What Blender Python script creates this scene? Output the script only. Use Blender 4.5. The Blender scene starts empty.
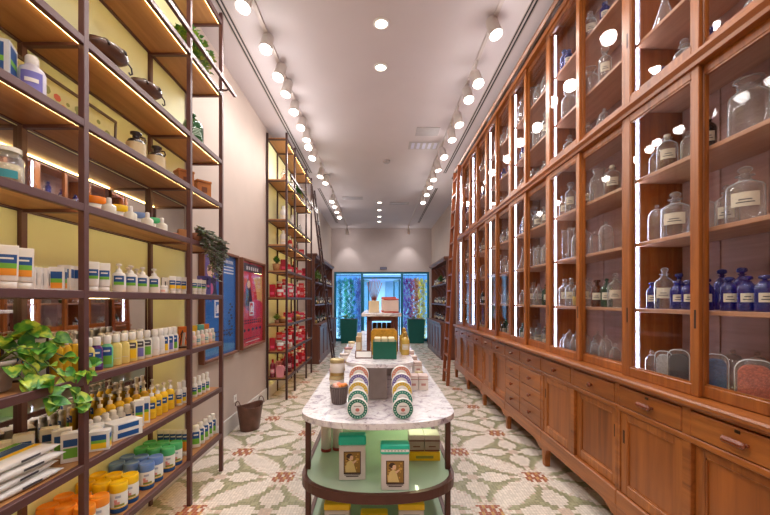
import bpy, math, random
from mathutils import Vector, Matrix
random.seed(7)
S = bpy.context.scene
C = S.collection
PI = math.pi
sin, cos = math.sin, math.cos
F = 371.0                      # focal length in pixels
VX, VY, H = 378.0, 300.0, 1.45  # vanishing point of the room, eye height

def PY(px, X):                 # depth of a point at picture column px lying in the plane x = X
    return F * X / (px - VX)

# ------------------------------------------------------------------ materials
MATS = {}
def srgb(r, g, b):
    def f(c):
        c /= 255.0
        return c / 12.92 if c <= 0.04045 else ((c + 0.055) / 1.055) ** 2.4
    return (f(r), f(g), f(b), 1.0)

def new_mat(name):
    m = bpy.data.materials.new(name); m.use_nodes = True
    n = m.node_tree; n.nodes.clear()
    out = n.nodes.new('ShaderNodeOutputMaterial')
    MATS[name] = m
    return m, n, out

def N(nt, typ, **kw):
    n = nt.nodes.new(typ)
    for k, v in kw.items():
        if k in ('inp',):
            for kk, vv in v.items(): n.inputs[kk].default_value = vv
        else:
            setattr(n, k, v)
    return n

def ramp(nt, stops):
    r = nt.nodes.new('ShaderNodeValToRGB')
    e = r.color_ramp.elements
    while len(e) < len(stops): e.new(0.5)
    for i, (p, c) in enumerate(stops):
        e[i].position = p; e[i].color = c
    return r

def plain(name, rgb, rough=0.5, metal=0.0, var=0.06, scale=14.0, spec=0.5, coat=0.0):
    """solid colour with a little procedural unevenness"""
    if name in MATS: return MATS[name]
    m, nt, out = new_mat(name)
    c = srgb(*rgb)
    b = N(nt, 'ShaderNodeBsdfPrincipled', inp={'Roughness': rough, 'Metallic': metal, 'Specular IOR Level': spec, 'Coat Weight': coat})
    tc = N(nt, 'ShaderNodeTexCoord')
    no = N(nt, 'ShaderNodeTexNoise', inp={'Scale': scale, 'Detail': 3.0})
    lo = tuple(x * (1 - var) for x in c[:3]) + (1,)
    hi = tuple(min(1, x * (1 + var)) for x in c[:3]) + (1,)
    r = ramp(nt, [(0.3, lo), (0.7, hi)])
    nt.links.new(tc.outputs['Object'], no.inputs['Vector'])
    nt.links.new(no.outputs['Fac'], r.inputs['Fac'])
    nt.links.new(r.outputs['Color'], b.inputs['Base Color'])
    nt.links.new(b.outputs[0], out.inputs[0])
    return m

def wood(name, dark, light, grain='Z', rough=0.38, scale=1.0, coat=0.15):
    m, nt, out = new_mat(name)
    b = N(nt, 'ShaderNodeBsdfPrincipled', inp={'Roughness': rough, 'Coat Weight': coat, 'Coat Roughness': 0.25})
    tc = N(nt, 'ShaderNodeTexCoord')
    geo = N(nt, 'ShaderNodeNewGeometry')
    mp = N(nt, 'ShaderNodeMapping')
    s = {'Z': (26, 26, 1.6), 'Y': (26, 1.6, 26), 'X': (1.6, 26, 26)}[grain]
    mp.inputs['Scale'].default_value = tuple(x * scale for x in s)
    no = N(nt, 'ShaderNodeTexNoise', inp={'Scale': 1.0, 'Detail': 5.0, 'Roughness': 0.62, 'Distortion': 0.6})
    mp2 = N(nt, 'ShaderNodeMapping'); mp2.inputs['Scale'].default_value = tuple(x * scale * 0.16 for x in s)
    no2 = N(nt, 'ShaderNodeTexNoise', inp={'Scale': 1.0, 'Detail': 2.0})
    d, l = srgb(*dark), srgb(*light)
    r = ramp(nt, [(0.3, d), (0.68, l)])
    mx = N(nt, 'ShaderNodeMath', operation='MULTIPLY_ADD'); mx.inputs[1].default_value = 0.5
    m2 = N(nt, 'ShaderNodeMath', operation='MULTIPLY'); m2.inputs[1].default_value = 0.5
    L = nt.links.new
    L(tc.outputs['Object'], mp.inputs[0]); L(mp.outputs[0], no.inputs['Vector'])
    L(tc.outputs['Object'], mp2.inputs[0]); L(mp2.outputs[0], no2.inputs['Vector'])
    L(no2.outputs['Fac'], m2.inputs[0])
    L(no.outputs['Fac'], mx.inputs[0]); L(m2.outputs[0], mx.inputs[2])
    L(mx.outputs[0], r.inputs['Fac']); L(r.outputs['Color'], b.inputs['Base Color'])
    L(b.outputs[0], out.inputs[0])
    return m

def emit(name, rgb, strength):
    m, nt, out = new_mat(name)
    e = N(nt, 'ShaderNodeEmission', inp={'Color': srgb(*rgb), 'Strength': strength})
    nt.links.new(e.outputs[0], out.inputs[0])
    return m

def schlick(nt, f0, gain=1.0):
    lw = N(nt, 'ShaderNodeLayerWeight', inp={'Blend': 0.5})
    p = N(nt, 'ShaderNodeMath', operation='POWER'); p.inputs[1].default_value = 4.0
    m = N(nt, 'ShaderNodeMath', operation='MULTIPLY_ADD'); m.inputs[1].default_value = gain; m.inputs[2].default_value = f0
    nt.links.new(lw.outputs['Facing'], p.inputs[0]); nt.links.new(p.outputs[0], m.inputs[0])
    return m
def glass(name, tint, edge, body=0.06, edge_amt=0.75, refl=0.9, blend=0.35):
    """thin-walled glass: clear face-on, milky and reflective towards grazing angles"""
    m, nt, out = new_mat(name)
    tr = N(nt, 'ShaderNodeBsdfTransparent', inp={'Color': srgb(*tint)})
    df = N(nt, 'ShaderNodeBsdfPrincipled', inp={'Base Color': srgb(*edge), 'Roughness': 0.12, 'Specular IOR Level': 0.9})
    gl = N(nt, 'ShaderNodeBsdfGlossy', inp={'Roughness': 0.03})
    lw = N(nt, 'ShaderNodeLayerWeight', inp={'Blend': blend})
    mr = N(nt, 'ShaderNodeMapRange', inp={'From Min': 0.24, 'From Max': 1.0, 'To Min': body, 'To Max': edge_amt})
    fm = schlick(nt, 0.07, refl*.8)
    m1 = N(nt, 'ShaderNodeMixShader'); m2 = N(nt, 'ShaderNodeMixShader')
    L = nt.links.new
    L(lw.outputs['Facing'], mr.inputs[0]); L(mr.outputs[0], m1.inputs[0])
    L(tr.outputs[0], m1.inputs[1]); L(df.outputs[0], m1.inputs[2])
    L(fm.outputs[0], m2.inputs[0])
    L(m1.outputs[0], m2.inputs[1]); L(gl.outputs[0], m2.inputs[2])
    L(m2.outputs[0], out.inputs[0])
    return m

def pane(name, tint, refl=1.0, base=0.0):
    m, nt, out = new_mat(name)
    tr = N(nt, 'ShaderNodeBsdfTransparent', inp={'Color': srgb(*tint)})
    gl = N(nt, 'ShaderNodeBsdfGlossy', inp={'Roughness': 0.015})
    fm = schlick(nt, base, refl)
    mx = N(nt, 'ShaderNodeMixShader')
    L = nt.links.new
    L(fm.outputs[0], mx.inputs[0])
    L(tr.outputs[0], mx.inputs[1]); L(gl.outputs[0], mx.inputs[2]); L(mx.outputs[0], out.inputs[0])
    return m

def marble(name):
    m, nt, out = new_mat(name)
    b = N(nt, 'ShaderNodeBsdfPrincipled', inp={'Roughness': 0.22, 'Coat Weight': 0.2})
    tc = N(nt, 'ShaderNodeTexCoord')
    n1 = N(nt, 'ShaderNodeTexNoise', inp={'Scale': 10.0, 'Detail': 9.0, 'Roughness': 0.68, 'Distortion': 1.4})
    n2 = N(nt, 'ShaderNodeTexNoise', inp={'Scale': 28.0, 'Detail': 6.0, 'Roughness': 0.7, 'Distortion': 0.8})
    r1 = ramp(nt, [(0.38, srgb(176, 166, 178)), (0.47, srgb(232, 226, 230)), (0.62, srgb(246, 243, 243))])
    r2 = ramp(nt, [(0.34, srgb(172, 154, 154)), (0.44, (1, 1, 1, 1))])
    mx = N(nt, 'ShaderNodeMixRGB', blend_type='MULTIPLY'); mx.inputs[0].default_value = 0.75
    L = nt.links.new
    L(tc.outputs['Object'], n1.inputs['Vector']); L(tc.outputs['Object'], n2.inputs['Vector'])
    L(n1.outputs['Fac'], r1.inputs[0]); L(n2.outputs['Fac'], r2.inputs[0])
    L(r1.outputs[0], mx.inputs[1]); L(r2.outputs[0], mx.inputs[2]); L(mx.outputs[0], b.inputs['Base Color'])
    L(b.outputs[0], out.inputs[0])
    return m

TX, TY = 1.03 / 48, 1.0 / 48          # floor mosaic tile
NX0, NY0 = 0.2575, 3.04               # one rosette of the floor pattern
def tile_mat(name, rgb, var=0.10):
    m, nt, out = new_mat(name)
    L = nt.links.new
    tc = N(nt, 'ShaderNodeTexCoord')
    mp = N(nt, 'ShaderNodeMapping'); mp.vector_type = 'TEXTURE'
    mp.inputs['Location'].default_value = (NX0, NY0, 0); mp.inputs['Scale'].default_value = (TX, TY, 1)
    L(tc.outputs['Object'], mp.inputs[0])
    fl = N(nt, 'ShaderNodeVectorMath', operation='FLOOR'); L(mp.outputs[0], fl.inputs[0])
    fr = N(nt, 'ShaderNodeVectorMath', operation='FRACTION'); L(mp.outputs[0], fr.inputs[0])
    wn = N(nt, 'ShaderNodeTexWhiteNoise'); L(fl.outputs[0], wn.inputs['Vector'])
    c = srgb(*rgb)
    r = ramp(nt, [(0.0, tuple(x * (1 - var) for x in c[:3]) + (1,)), (1.0, tuple(min(1, x * (1 + var)) for x in c[:3]) + (1,))])
    L(wn.outputs['Value'], r.inputs[0])
    sp = N(nt, 'ShaderNodeSeparateXYZ'); L(fr.outputs[0], sp.inputs[0])
    def edge(o):
        a = N(nt, 'ShaderNodeMath', operation='SUBTRACT'); a.inputs[1].default_value = 0.5; L(o, a.inputs[0])
        b = N(nt, 'ShaderNodeMath', operation='ABSOLUTE'); L(a.outputs[0], b.inputs[0])
        return b.outputs[0]
    mxm = N(nt, 'ShaderNodeMath', operation='MAXIMUM'); L(edge(sp.outputs[0]), mxm.inputs[0]); L(edge(sp.outputs[1]), mxm.inputs[1])
    gt = N(nt, 'ShaderNodeMath', operation='GREATER_THAN'); gt.inputs[1].default_value = 0.455; L(mxm.outputs[0], gt.inputs[0])
    mx = N(nt, 'ShaderNodeMixRGB'); mx.inputs[2].default_value = srgb(176, 164, 152)
    L(gt.outputs[0], mx.inputs[0]); L(r.outputs[0], mx.inputs[1])
    b = N(nt, 'ShaderNodeBsdfPrincipled', inp={'Roughness': 0.42, 'Specular IOR Level': 0.4})
    L(mx.outputs[0], b.inputs['Base Color']); L(b.outputs[0], out.inputs[0])
    return m

# room
W_WALL = plain('wall_paint', (194, 176, 165), 0.8, scale=3, var=0.03)
W_BACK = plain('back_wall_paint', (188, 174, 172), 0.8, scale=3, var=0.03)
CEIL = plain('ceiling_paint', (208, 199, 202), 0.85, scale=2, var=0.02)
BASEB = plain('baseboard_paint', (205, 200, 196), 0.5, var=0.03)
# cabinet woods
CW = wood('cabinet_wood', (104, 50, 14), (192, 114, 50), 'Z')
CWY = wood('cabinet_wood_rail', (102, 49, 14), (190, 112, 49), 'Y')
CWD = wood('cabinet_wood_panel', (92, 44, 14), (178, 102, 44), 'Z', scale=0.6)
CWB = wood('cabinet_back_wood', (150, 112, 98), (200, 160, 144), 'Y', rough=0.55, coat=0.0, scale=0.7)
CWS = wood('cabinet_shelf_wood', (160, 110, 82), (206, 156, 122), 'Y', rough=0.45, coat=0.0)
PULL_SHADE = plain('pull_shade', (58, 30, 16), 0.7)  # dark brown stands in for the shade inside the slot pulls
KNOBW = plain('turned_knob_wood', (120, 56, 28), 0.25, coat=0.4)
BRASSD = plain('dark_brass', (70, 48, 30), 0.35, 0.7)
# left rack
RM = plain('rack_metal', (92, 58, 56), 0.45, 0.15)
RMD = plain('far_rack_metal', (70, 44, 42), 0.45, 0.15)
RSW = wood('rack_shelf_wood', (146, 96, 56), (194, 142, 92), 'Y', rough=0.5, coat=0.0)
LIME = plain('lime_back_panel', (226, 228, 182), 0.6, var=0.03, scale=2)
m_, nt_, out_ = new_mat('mirror')
b_ = N(nt_, 'ShaderNodeBsdfPrincipled', inp={'Base Color': (0.80, 0.78, 0.74, 1), 'Metallic': 1.0, 'Roughness': 0.02})
nt_.links.new(b_.outputs[0], out_.inputs[0]); MIRROR = m_
LEDW = emit('led_white', (222, 228, 255), 18.0)
LEDY = emit('led_warm', (255, 222, 146), 13.0)
LAMPF = emit('lamp_face', (255, 246, 228), 7.0)
PANE = pane('cabinet_glass', (253, 253, 253), refl=.4, base=0.006)
G_CLEAR = glass('clear_bottle_glass', (247, 248, 248), (244, 246, 246), body=0.075, edge_amt=1.0)
G_BLUE = glass('cobalt_glass', (104, 122, 222), (52, 62, 168), body=0.35, edge_amt=0.9)
G_GREEN = glass('green_glass', (110, 170, 120), (40, 96, 66), body=0.35, edge_amt=0.85)
G_AMBER = glass('amber_glass', (190, 110, 50), (110, 54, 20), body=0.4, edge_amt=0.9)
G_DARK = glass('dark_bottle_glass', (90, 76, 70), (46, 36, 34), body=0.5, edge_amt=0.9)
WHITEP = plain('white_plastic', (236, 234, 230), 0.35, var=0.02)
CREAMP = plain('cream_paper', (226, 214, 190), 0.7, var=0.03)
LABELC = plain('cream_label', (226, 216, 196), 0.7, var=0.06, scale=60)
BLUEL = plain('blue_print', (24, 82, 150), 0.5)
GREENL = plain('green_print', (116, 186, 60), 0.5)
ORANGEL = plain('orange_print', (244, 158, 44), 0.5)
YELL = plain('yellow_print', (250, 206, 30), 0.5)
VIOL = plain('violet_print', (122, 118, 196), 0.5)
INK = plain('dark_ink', (70, 66, 74), 0.6)
MARB = marble('marble')

# ------------------------------------------------------------------ mesh builder
class MB:
    def __init__(s):
        s.v = []; s.f = []; s.m = []; s.sm = []
    def face(s, idx, m=0, smooth=False):
        s.f.append(tuple(idx)); s.m.append(m); s.sm.append(smooth)
    def quad(s, pts, m=0):
        b = len(s.v); s.v += [tuple(p) for p in pts]; s.face(range(b, b + len(pts)), m); return s
    def box(s, x0, x1, y0, y1, z0, z1, m=0):
        b = len(s.v)
        s.v += [(x0,y0,z0),(x1,y0,z0),(x1,y1,z0),(x0,y1,z0),(x0,y0,z1),(x1,y0,z1),(x1,y1,z1),(x0,y1,z1)]
        for q in ((0,3,2,1),(4,5,6,7),(0,1,5,4),(1,2,6,5),(2,3,7,6),(3,0,4,7)):
            s.face([b + i for i in q], m)
        return s
    def bbox(s, x0, x1, y0, y1, z0, z1, r=0.004, m=0):
        """box with chamfered edges"""
        r = min(r, (x1-x0)*.45, (y1-y0)*.45, (z1-z0)*.45)
        b = len(s.v)
        X = (x0, x1); Y = (y0, y1); Z = (z0, z1)
        idx = {}
        for i in (0, 1):
            for j in (0, 1):
                for k in (0, 1):
                    dx = r if i == 0 else -r; dy = r if j == 0 else -r; dz = r if k == 0 else -r
                    idx[i,j,k,0] = len(s.v); s.v.append((X[i], Y[j]+dy, Z[k]+dz))
                    idx[i,j,k,1] = len(s.v); s.v.append((X[i]+dx, Y[j], Z[k]+dz))
                    idx[i,j,k,2] = len(s.v); s.v.append((X[i]+dx, Y[j]+dy, Z[k]))
        I = idx
        for i in (0,1):
            q = [I[i,0,0,0], I[i,0,1,0], I[i,1,1,0], I[i,1,0,0]]
            s.face(q if i == 0 else q[::-1], m)
            q = [I[0,i,0,1], I[1,i,0,1], I[1,i,1,1], I[0,i,1,1]]
            s.face(q if i == 0 else q[::-1], m)
            q = [I[0,0,i,2], I[0,1,i,2], I[1,1,i,2], I[1,0,i,2]]
            s.face(q if i == 0 else q[::-1], m)
        for j in (0,1):
            for k in (0,1):
                q = [I[0,j,k,1], I[1,j,k,1], I[1,j,k,2], I[0,j,k,2]]
                s.face(q if (j ^ k) else q[::-1], m)
                q = [I[j,0,k,0], I[j,1,k,0], I[j,1,k,2], I[j,0,k,2]]
                s.face(q[::-1] if (j ^ k) else q, m)
                q = [I[j,k,0,0], I[j,k,1,0], I[j,k,1,1], I[j,k,0,1]]
                s.face(q if (j ^ k) else q[::-1], m)
        for i in (0,1):
            for j in (0,1):
                for k in (0,1):
                    q = [I[i,j,k,0], I[i,j,k,1], I[i,j,k,2]]
                    s.face(q if (i+j+k) % 2 == 0 else q[::-1], m)
        return s
    def lathe(s, prof, c=(0,0,0), seg=20, m=0, sx=1.0, sy=1.0, smooth=True, mats=None, a0=0.0, a1=None):
        """prof = [(r,z)...] about z; sx, sy make it oval; a0..a1 builds a partial sweep"""
        full = a1 is None
        n = seg if full else seg + 1
        rings = []
        for (r, z) in prof:
            if r < 1e-6 and full:
                rings.append([len(s.v)]); s.v.append((c[0], c[1], c[2] + z))
            else:
                ring = []
                for k in range(n):
                    a = (2*PI*k/seg) if full else a0 + (a1-a0)*k/seg
                    ring.append(len(s.v)); s.v.append((c[0]+r*sx*cos(a), c[1]+r*sy*sin(a), c[2]+z))
                rings.append(ring)
        for i in range(len(rings)-1):
            A, B = rings[i], rings[i+1]
            mm = mats[i] if mats else m
            cnt = seg
            for k in range(cnt):
                k2 = (k+1) % n if full else k+1
                if len(A) == 1 and len(B) == 1: continue
                if len(A) == 1: s.face([A[0], B[k2], B[k]], mm, smooth)
                elif len(B) == 1: s.face([A[k], A[k2], B[0]], mm, smooth)
                else: s.face([A[k], A[k2], B[k2], B[k]], mm, smooth)
        return s
    def tube(s, pts, r, seg=8, m=0, caps=True):
        pts = [Vector(p) for p in pts]
        rr = r if isinstance(r, (list, tuple)) else [r]*len(pts)
        rings = []
        up = Vector((0.13, 0.31, 0.94)).normalized()
        for i, p in enumerate(pts):
            d = (pts[min(i+1, len(pts)-1)] - pts[max(i-1, 0)]).normalized()
            u = d.cross(up)
            if u.length < 1e-3: u = d.cross(Vector((1,0,0)))
            u.normalize(); w = d.cross(u)
            ring = []
            for k in range(seg):
                a = 2*PI*k/seg
                q = p + (u*cos(a) + w*sin(a))*rr[i]
                ring.append(len(s.v)); s.v.append(tuple(q))
            rings.append(ring)
        for i in range(len(rings)-1):
            for k in range(seg):
                k2 = (k+1) % seg
                s.face([rings[i][k], rings[i][k2], rings[i+1][k2], rings[i+1][k]], m, True)
        if caps:
            s.face(rings[0][::-1], m); s.face(rings[-1], m)
        return s
    def bar(s, a, b, w, h, m=0):
        """rectangular bar from a to b; w across (horizontal), h other"""
        a, b = Vector(a), Vector(b)
        d = (b-a).normalized()
        u = d.cross(Vector((0,0,1)))
        if u.length < 1e-3: u = Vector((1,0,0))
        u.normalize(); n = u.cross(d).normalized()
        i0 = len(s.v)
        for p in (a, b):
            for (i, j) in ((-1,-1),(1,-1),(1,1),(-1,1)):
                s.v.append(tuple(p + u*(i*w/2) + n*(j*h/2)))
        for q in ((0,1,2,3),(7,6,5,4),(0,4,5,1),(1,5,6,2),(2,6,7,3),(3,7,4,0)):
            s.face([i0+k for k in q], m)
        return s
    def prism(s, poly, axis, a0, a1, m=0, cap_m=None):
        """poly of 2-d points extruded along axis ('X','Y','Z') from a0 to a1"""
        def P(u, v, t):
            return {'X': (t,u,v), 'Y': (u,t,v), 'Z': (u,v,t)}[axis]
        n = len(poly); b = len(s.v)
        for t in (a0, a1):
            for (u, v) in poly: s.v.append(P(u, v, t))
        cm = m if cap_m is None else cap_m
        s.face([b+i for i in range(n)][::-1], cm); s.face([b+n+i for i in range(n)], cm)
        for i in range(n):
            j = (i+1) % n
            s.face([b+i, b+j, b+n+j, b+n+i], m)
        return s
    def build(s, name, mats, parent=None, loc=None, rot=None, fix=True):
        me = bpy.data.meshes.new(name)
        me.from_pydata(s.v, [], s.f)
        if not isinstance(mats, (list, tuple)): mats = [mats]
        for mt in mats: me.materials.append(mt)
        me.polygons.foreach_set('material_index', s.m)
        me.polygons.foreach_set('use_smooth', s.sm)
        me.update()
        if fix:
            import bmesh
            bm = bmesh.new(); bm.from_mesh(me)
            bmesh.ops.recalc_face_normals(bm, faces=bm.faces[:])
            bm.to_mesh(me); bm.free()
        o = bpy.data.objects.new(name, me); C.objects.link(o)
        if parent: o.parent = parent
        if loc: o.location = loc
        if rot: o.rotation_euler = rot
        return o

def tag(o, label, cat, group=None):
    o['label'] = label; o['category'] = cat
    if group: o['group'] = group
    return o

def chk(l):
    if not 4 <= len(l.replace('-', ' ').split()) <= 16: print('LABEL', len(l.replace('-', ' ').split()), l)
def thing(name, label, cat, loc=(0,0,0), rz=0.0, group=None, scale=1.0):
    o = bpy.data.objects.new(name, None); C.objects.link(o)
    o.location = loc; o.rotation_euler = (0, 0, rz); o.empty_display_size = 0.05
    if scale != 1.0: o.scale = (scale,)*3 if not isinstance(scale, tuple) else scale
    return tag(o, label, cat, group)

def struct(name, mb, mats, **kw):
    o = mb.build(name, mats, **kw); o['kind'] = 'structure'; return o

KIDS = {}
def dup(root, loc, rz, label, group=None, scale=1.0):
    r = root.copy(); C.objects.link(r)
    r.location = loc; r.rotation_euler = (0, 0, rz)
    r.scale = (scale,)*3 if not isinstance(scale, tuple) else scale
    r['label'] = label
    if group: r['group'] = group
    for ch in root.children:
        c = ch.copy(); C.objects.link(c); c.parent = r
        for g in ch.children:
            d = g.copy(); C.objects.link(d); d.parent = c
    return r

PROTO = {}
def place(key, fn, loc, rz, label, cat=None, group=None, scale=1.0):
    """first call builds the thing with fn(); later calls copy it, parts and all"""
    if key not in PROTO:
        r = fn(); PROTO[key] = r
        r.location = loc; r.rotation_euler = (0,0,rz)
        r.scale = (scale,)*3 if not isinstance(scale, tuple) else scale
        r['label'] = label
        if group: r['group'] = group
        return r
    return dup(PROTO[key], loc, rz, label, group, scale)

ORD = ['first','second','third','fourth','fifth','sixth','seventh','eighth','ninth','tenth','eleventh','twelfth','thirteenth','fourteenth','fifteenth','sixteenth']

# ------------------------------------------------------------------ room shell
XL, XR, YB, YF, ZC = -1.63, 1.87, -1.6, 13.0, 3.95
# patterned mosaic floor: one quad per tile row/column, coloured by the rosette pattern
def floor_colour(i, j):
    u = ((i + .5) % 48) / 2; v = ((j + .5) % 48) / 2
    best = None
    for (cx, cy) in ((12,0),(0,12),(12,24),(24,12)):
        p, q = abs(u-cx), abs(v-cy)
        if best is None or p+q < best[0]: best = (p+q, p, q)
    s_, p, q = best
    a, b = max(p, q), min(p, q)
    dn = min(((abs(u-c), abs(v-d), u-c, v-d) for (c, d) in ((0,0),(12,12),(24,0),(0,24),(24,24))), key=lambda t: max(t[0], t[1]))
    # rosette of rust and ochre bricks at the corners of the lattice
    if dn[0] < 2.25 and dn[1] < 2.0:
        col = int((dn[2]+2.25)*2) % 3; row = int((dn[3]+2.0)) % 4
        if int((dn[3]+2.0)*2) % 2 == 0 and row in (0, 3) and dn[0] > 1.5: return 0
        return 3 if (col + row) % 3 else (4 if row % 2 else 0)
    if dn[0]+dn[1] < 3.6: return 0 if (i+j) % 3 else 1
    e = 12 - s_
    st = math.floor(b)                                  # stepped outline
    band = 0.7 + 2.5*sin(PI/2*min(1, (st+.4)/3.2))
    if e < band: return 0 if e < band-.9 or (i*5+j*3) % 4 else 1
    w = 2.0*sin(PI*min(1, max(0, (math.floor(a*1.0)+.5-1.0)/6.6))) if 1.0 < a < 7.6 else 0
    if b < w: return 0
    if b < .5 and 7 < a < 11.2: return 0 if a > 8 else 1
    if a < .8: return 1
    if e < band + .6: return 1 if (i*5 + j*3) % 3 == 0 else 2
    if b < w + 0.9 and 1 < a < 8.2: return 5
    return 2 if (i*3 + j*5 + (i*j) % 3) % 5 else 5
i0, i1 = int((XL-NX0)/TX)-1, int((XR-NX0)/TX)+2
j0, j1 = int((YB-NY0)/TY)-1, int((YF+0.2-NY0)/TY)+1
fl = MB()
ni = i1-i0+1
for j in range(j0, j1+1):
    for i in range(i0, i1+1):
        fl.v.append((NX0+i*TX, NY0+j*TY, 0.0))
for j in range(j1-j0):
    for i in range(i1-i0):
        a = j*ni+i
        fl.face((a, a+1, a+1+ni, a+ni), floor_colour(i+i0, j+j0))
struct('floor', fl, [tile_mat('tile_cream', (222, 210, 198)), tile_mat('tile_rose', (204, 180, 164)), tile_mat('tile_sage', (160, 157, 122)),
                     tile_mat('tile_rust', (160, 78, 42)), tile_mat('tile_ochre', (196, 148, 78)), tile_mat('tile_olive', (142, 140, 104))], fix=False)
struct('wall_left', MB().box(XL-.12, XL, YB, YF+.2, 0, ZC), W_WALL)
struct('wall_right', MB().box(XR, XR+.12, YB, YF+.2, 0, ZC), W_WALL)
struct('wall_front', MB().box(XL-.12, XR+.12, YB-.12, YB, 0, ZC), W_WALL)
DX0, DX1, DZ = -1.54, 1.80, 2.44
struct('wall_back', MB().box(XL, DX0, YF, YF+.2, 0, ZC).box(DX1, XR, YF, YF+.2, 0, ZC).box(DX0, DX1, YF, YF+.2, DZ, ZC), W_BACK)
struct('ceiling', MB().box(XL-.12, XR+.12, YB-.12, YF+.2, ZC, ZC+.1), CEIL)
struct('baseboard_left', MB().bbox(XL, XL+.018, YB, 7.6, 0, .17, .004), BASEB)
struct('baseboard_back', MB().bbox(XL, DX0, YF-.018, YF, 0, .17, .004), BASEB)
# linear air slots in the ceiling
SLOT = plain('slot_black', (34, 32, 34), 0.7); SLOTF = plain('slot_frame', (190, 178, 174), 0.6)
for k, (x, ya, yb) in enumerate(((-1.325, 0.0, 7.3), (-1.325, 8.3, 12.0), (1.31, 0.0, 7.3), (1.31, 8.3, 12.0))):
    s_ = MB()
    for dx in (-.026, .010):
        s_.box(x+dx, x+dx+.016, ya, yb, ZC-.004, ZC)
    for dx in (-.034, -.010, .026):
        s_.box(x+dx, x+dx+.008, ya, yb, ZC-.007, ZC, 1)
    struct('trim_%d' % (k+1), s_, [SLOT, SLOTF])

KEY, DOWN, SKY, OMNI_FILL, EXPO = 8.0, 22.0, 2.7, 2.4, 0.85
# ------------------------------------------------------------------ right: glazed apothecary cabinet, six units in a row
ZB = [1.24, 1.747, 2.25, 2.77, 3.28, 3.77, 4.22, 4.70, 5.16, 5.62, 6.08, 6.54, 7.0]
XF = 1.45
SH_LOW = [0.995, 1.40, 1.79, 2.17]
SH_UP = [2.60, 2.98, 3.40]
UNIT_WORD = ['nearest the camera', 'second from the camera', 'third from the camera, with small drawers', 'fourth from the camera', 'fifth from the camera', 'farthest from the camera beside the ladder']

def door_frame(mb, x0, x1, y0, y1, z0, z1, w=.045, top=.05, bot=.06):
    mb.bbox(x0, x1, y0, y0+w, z0, z1, .003); mb.bbox(x0, x1, y1-w, y1, z0, z1, .003)
    mb.bbox(x0, x1, y0+w, y1-w, z0, z0+bot, .003); mb.bbox(x0, x1, y0+w, y1-w, z1-top, z1, .003)
    # inner bead
    d = .008
    mb.box(x0+.004, x1-.004, y0+w, y0+w+d, z0+bot, z1-top); mb.box(x0+.004, x1-.004, y1-w-d, y1-w, z0+bot, z1-top)
    mb.box(x0+.004, x1-.004, y0+w, y1-w, z0+bot, z0+bot+d); mb.box(x0+.004, x1-.004, y0+w, y1-w, z1-top-d, z1-top)

def knob_mb(c, r=.017):
    # turned knob pointing to -x
    mb = MB()
    mb.lathe([(0,.034),(r*.75,.033),(r,.026),(r*.9,.018),(r*.45,.012),(r*.5,0)], seg=14)
    mb.v = [(c[0]-z, c[1]+y, c[2]+x) for (x, y, z) in mb.v]
    return mb

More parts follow.
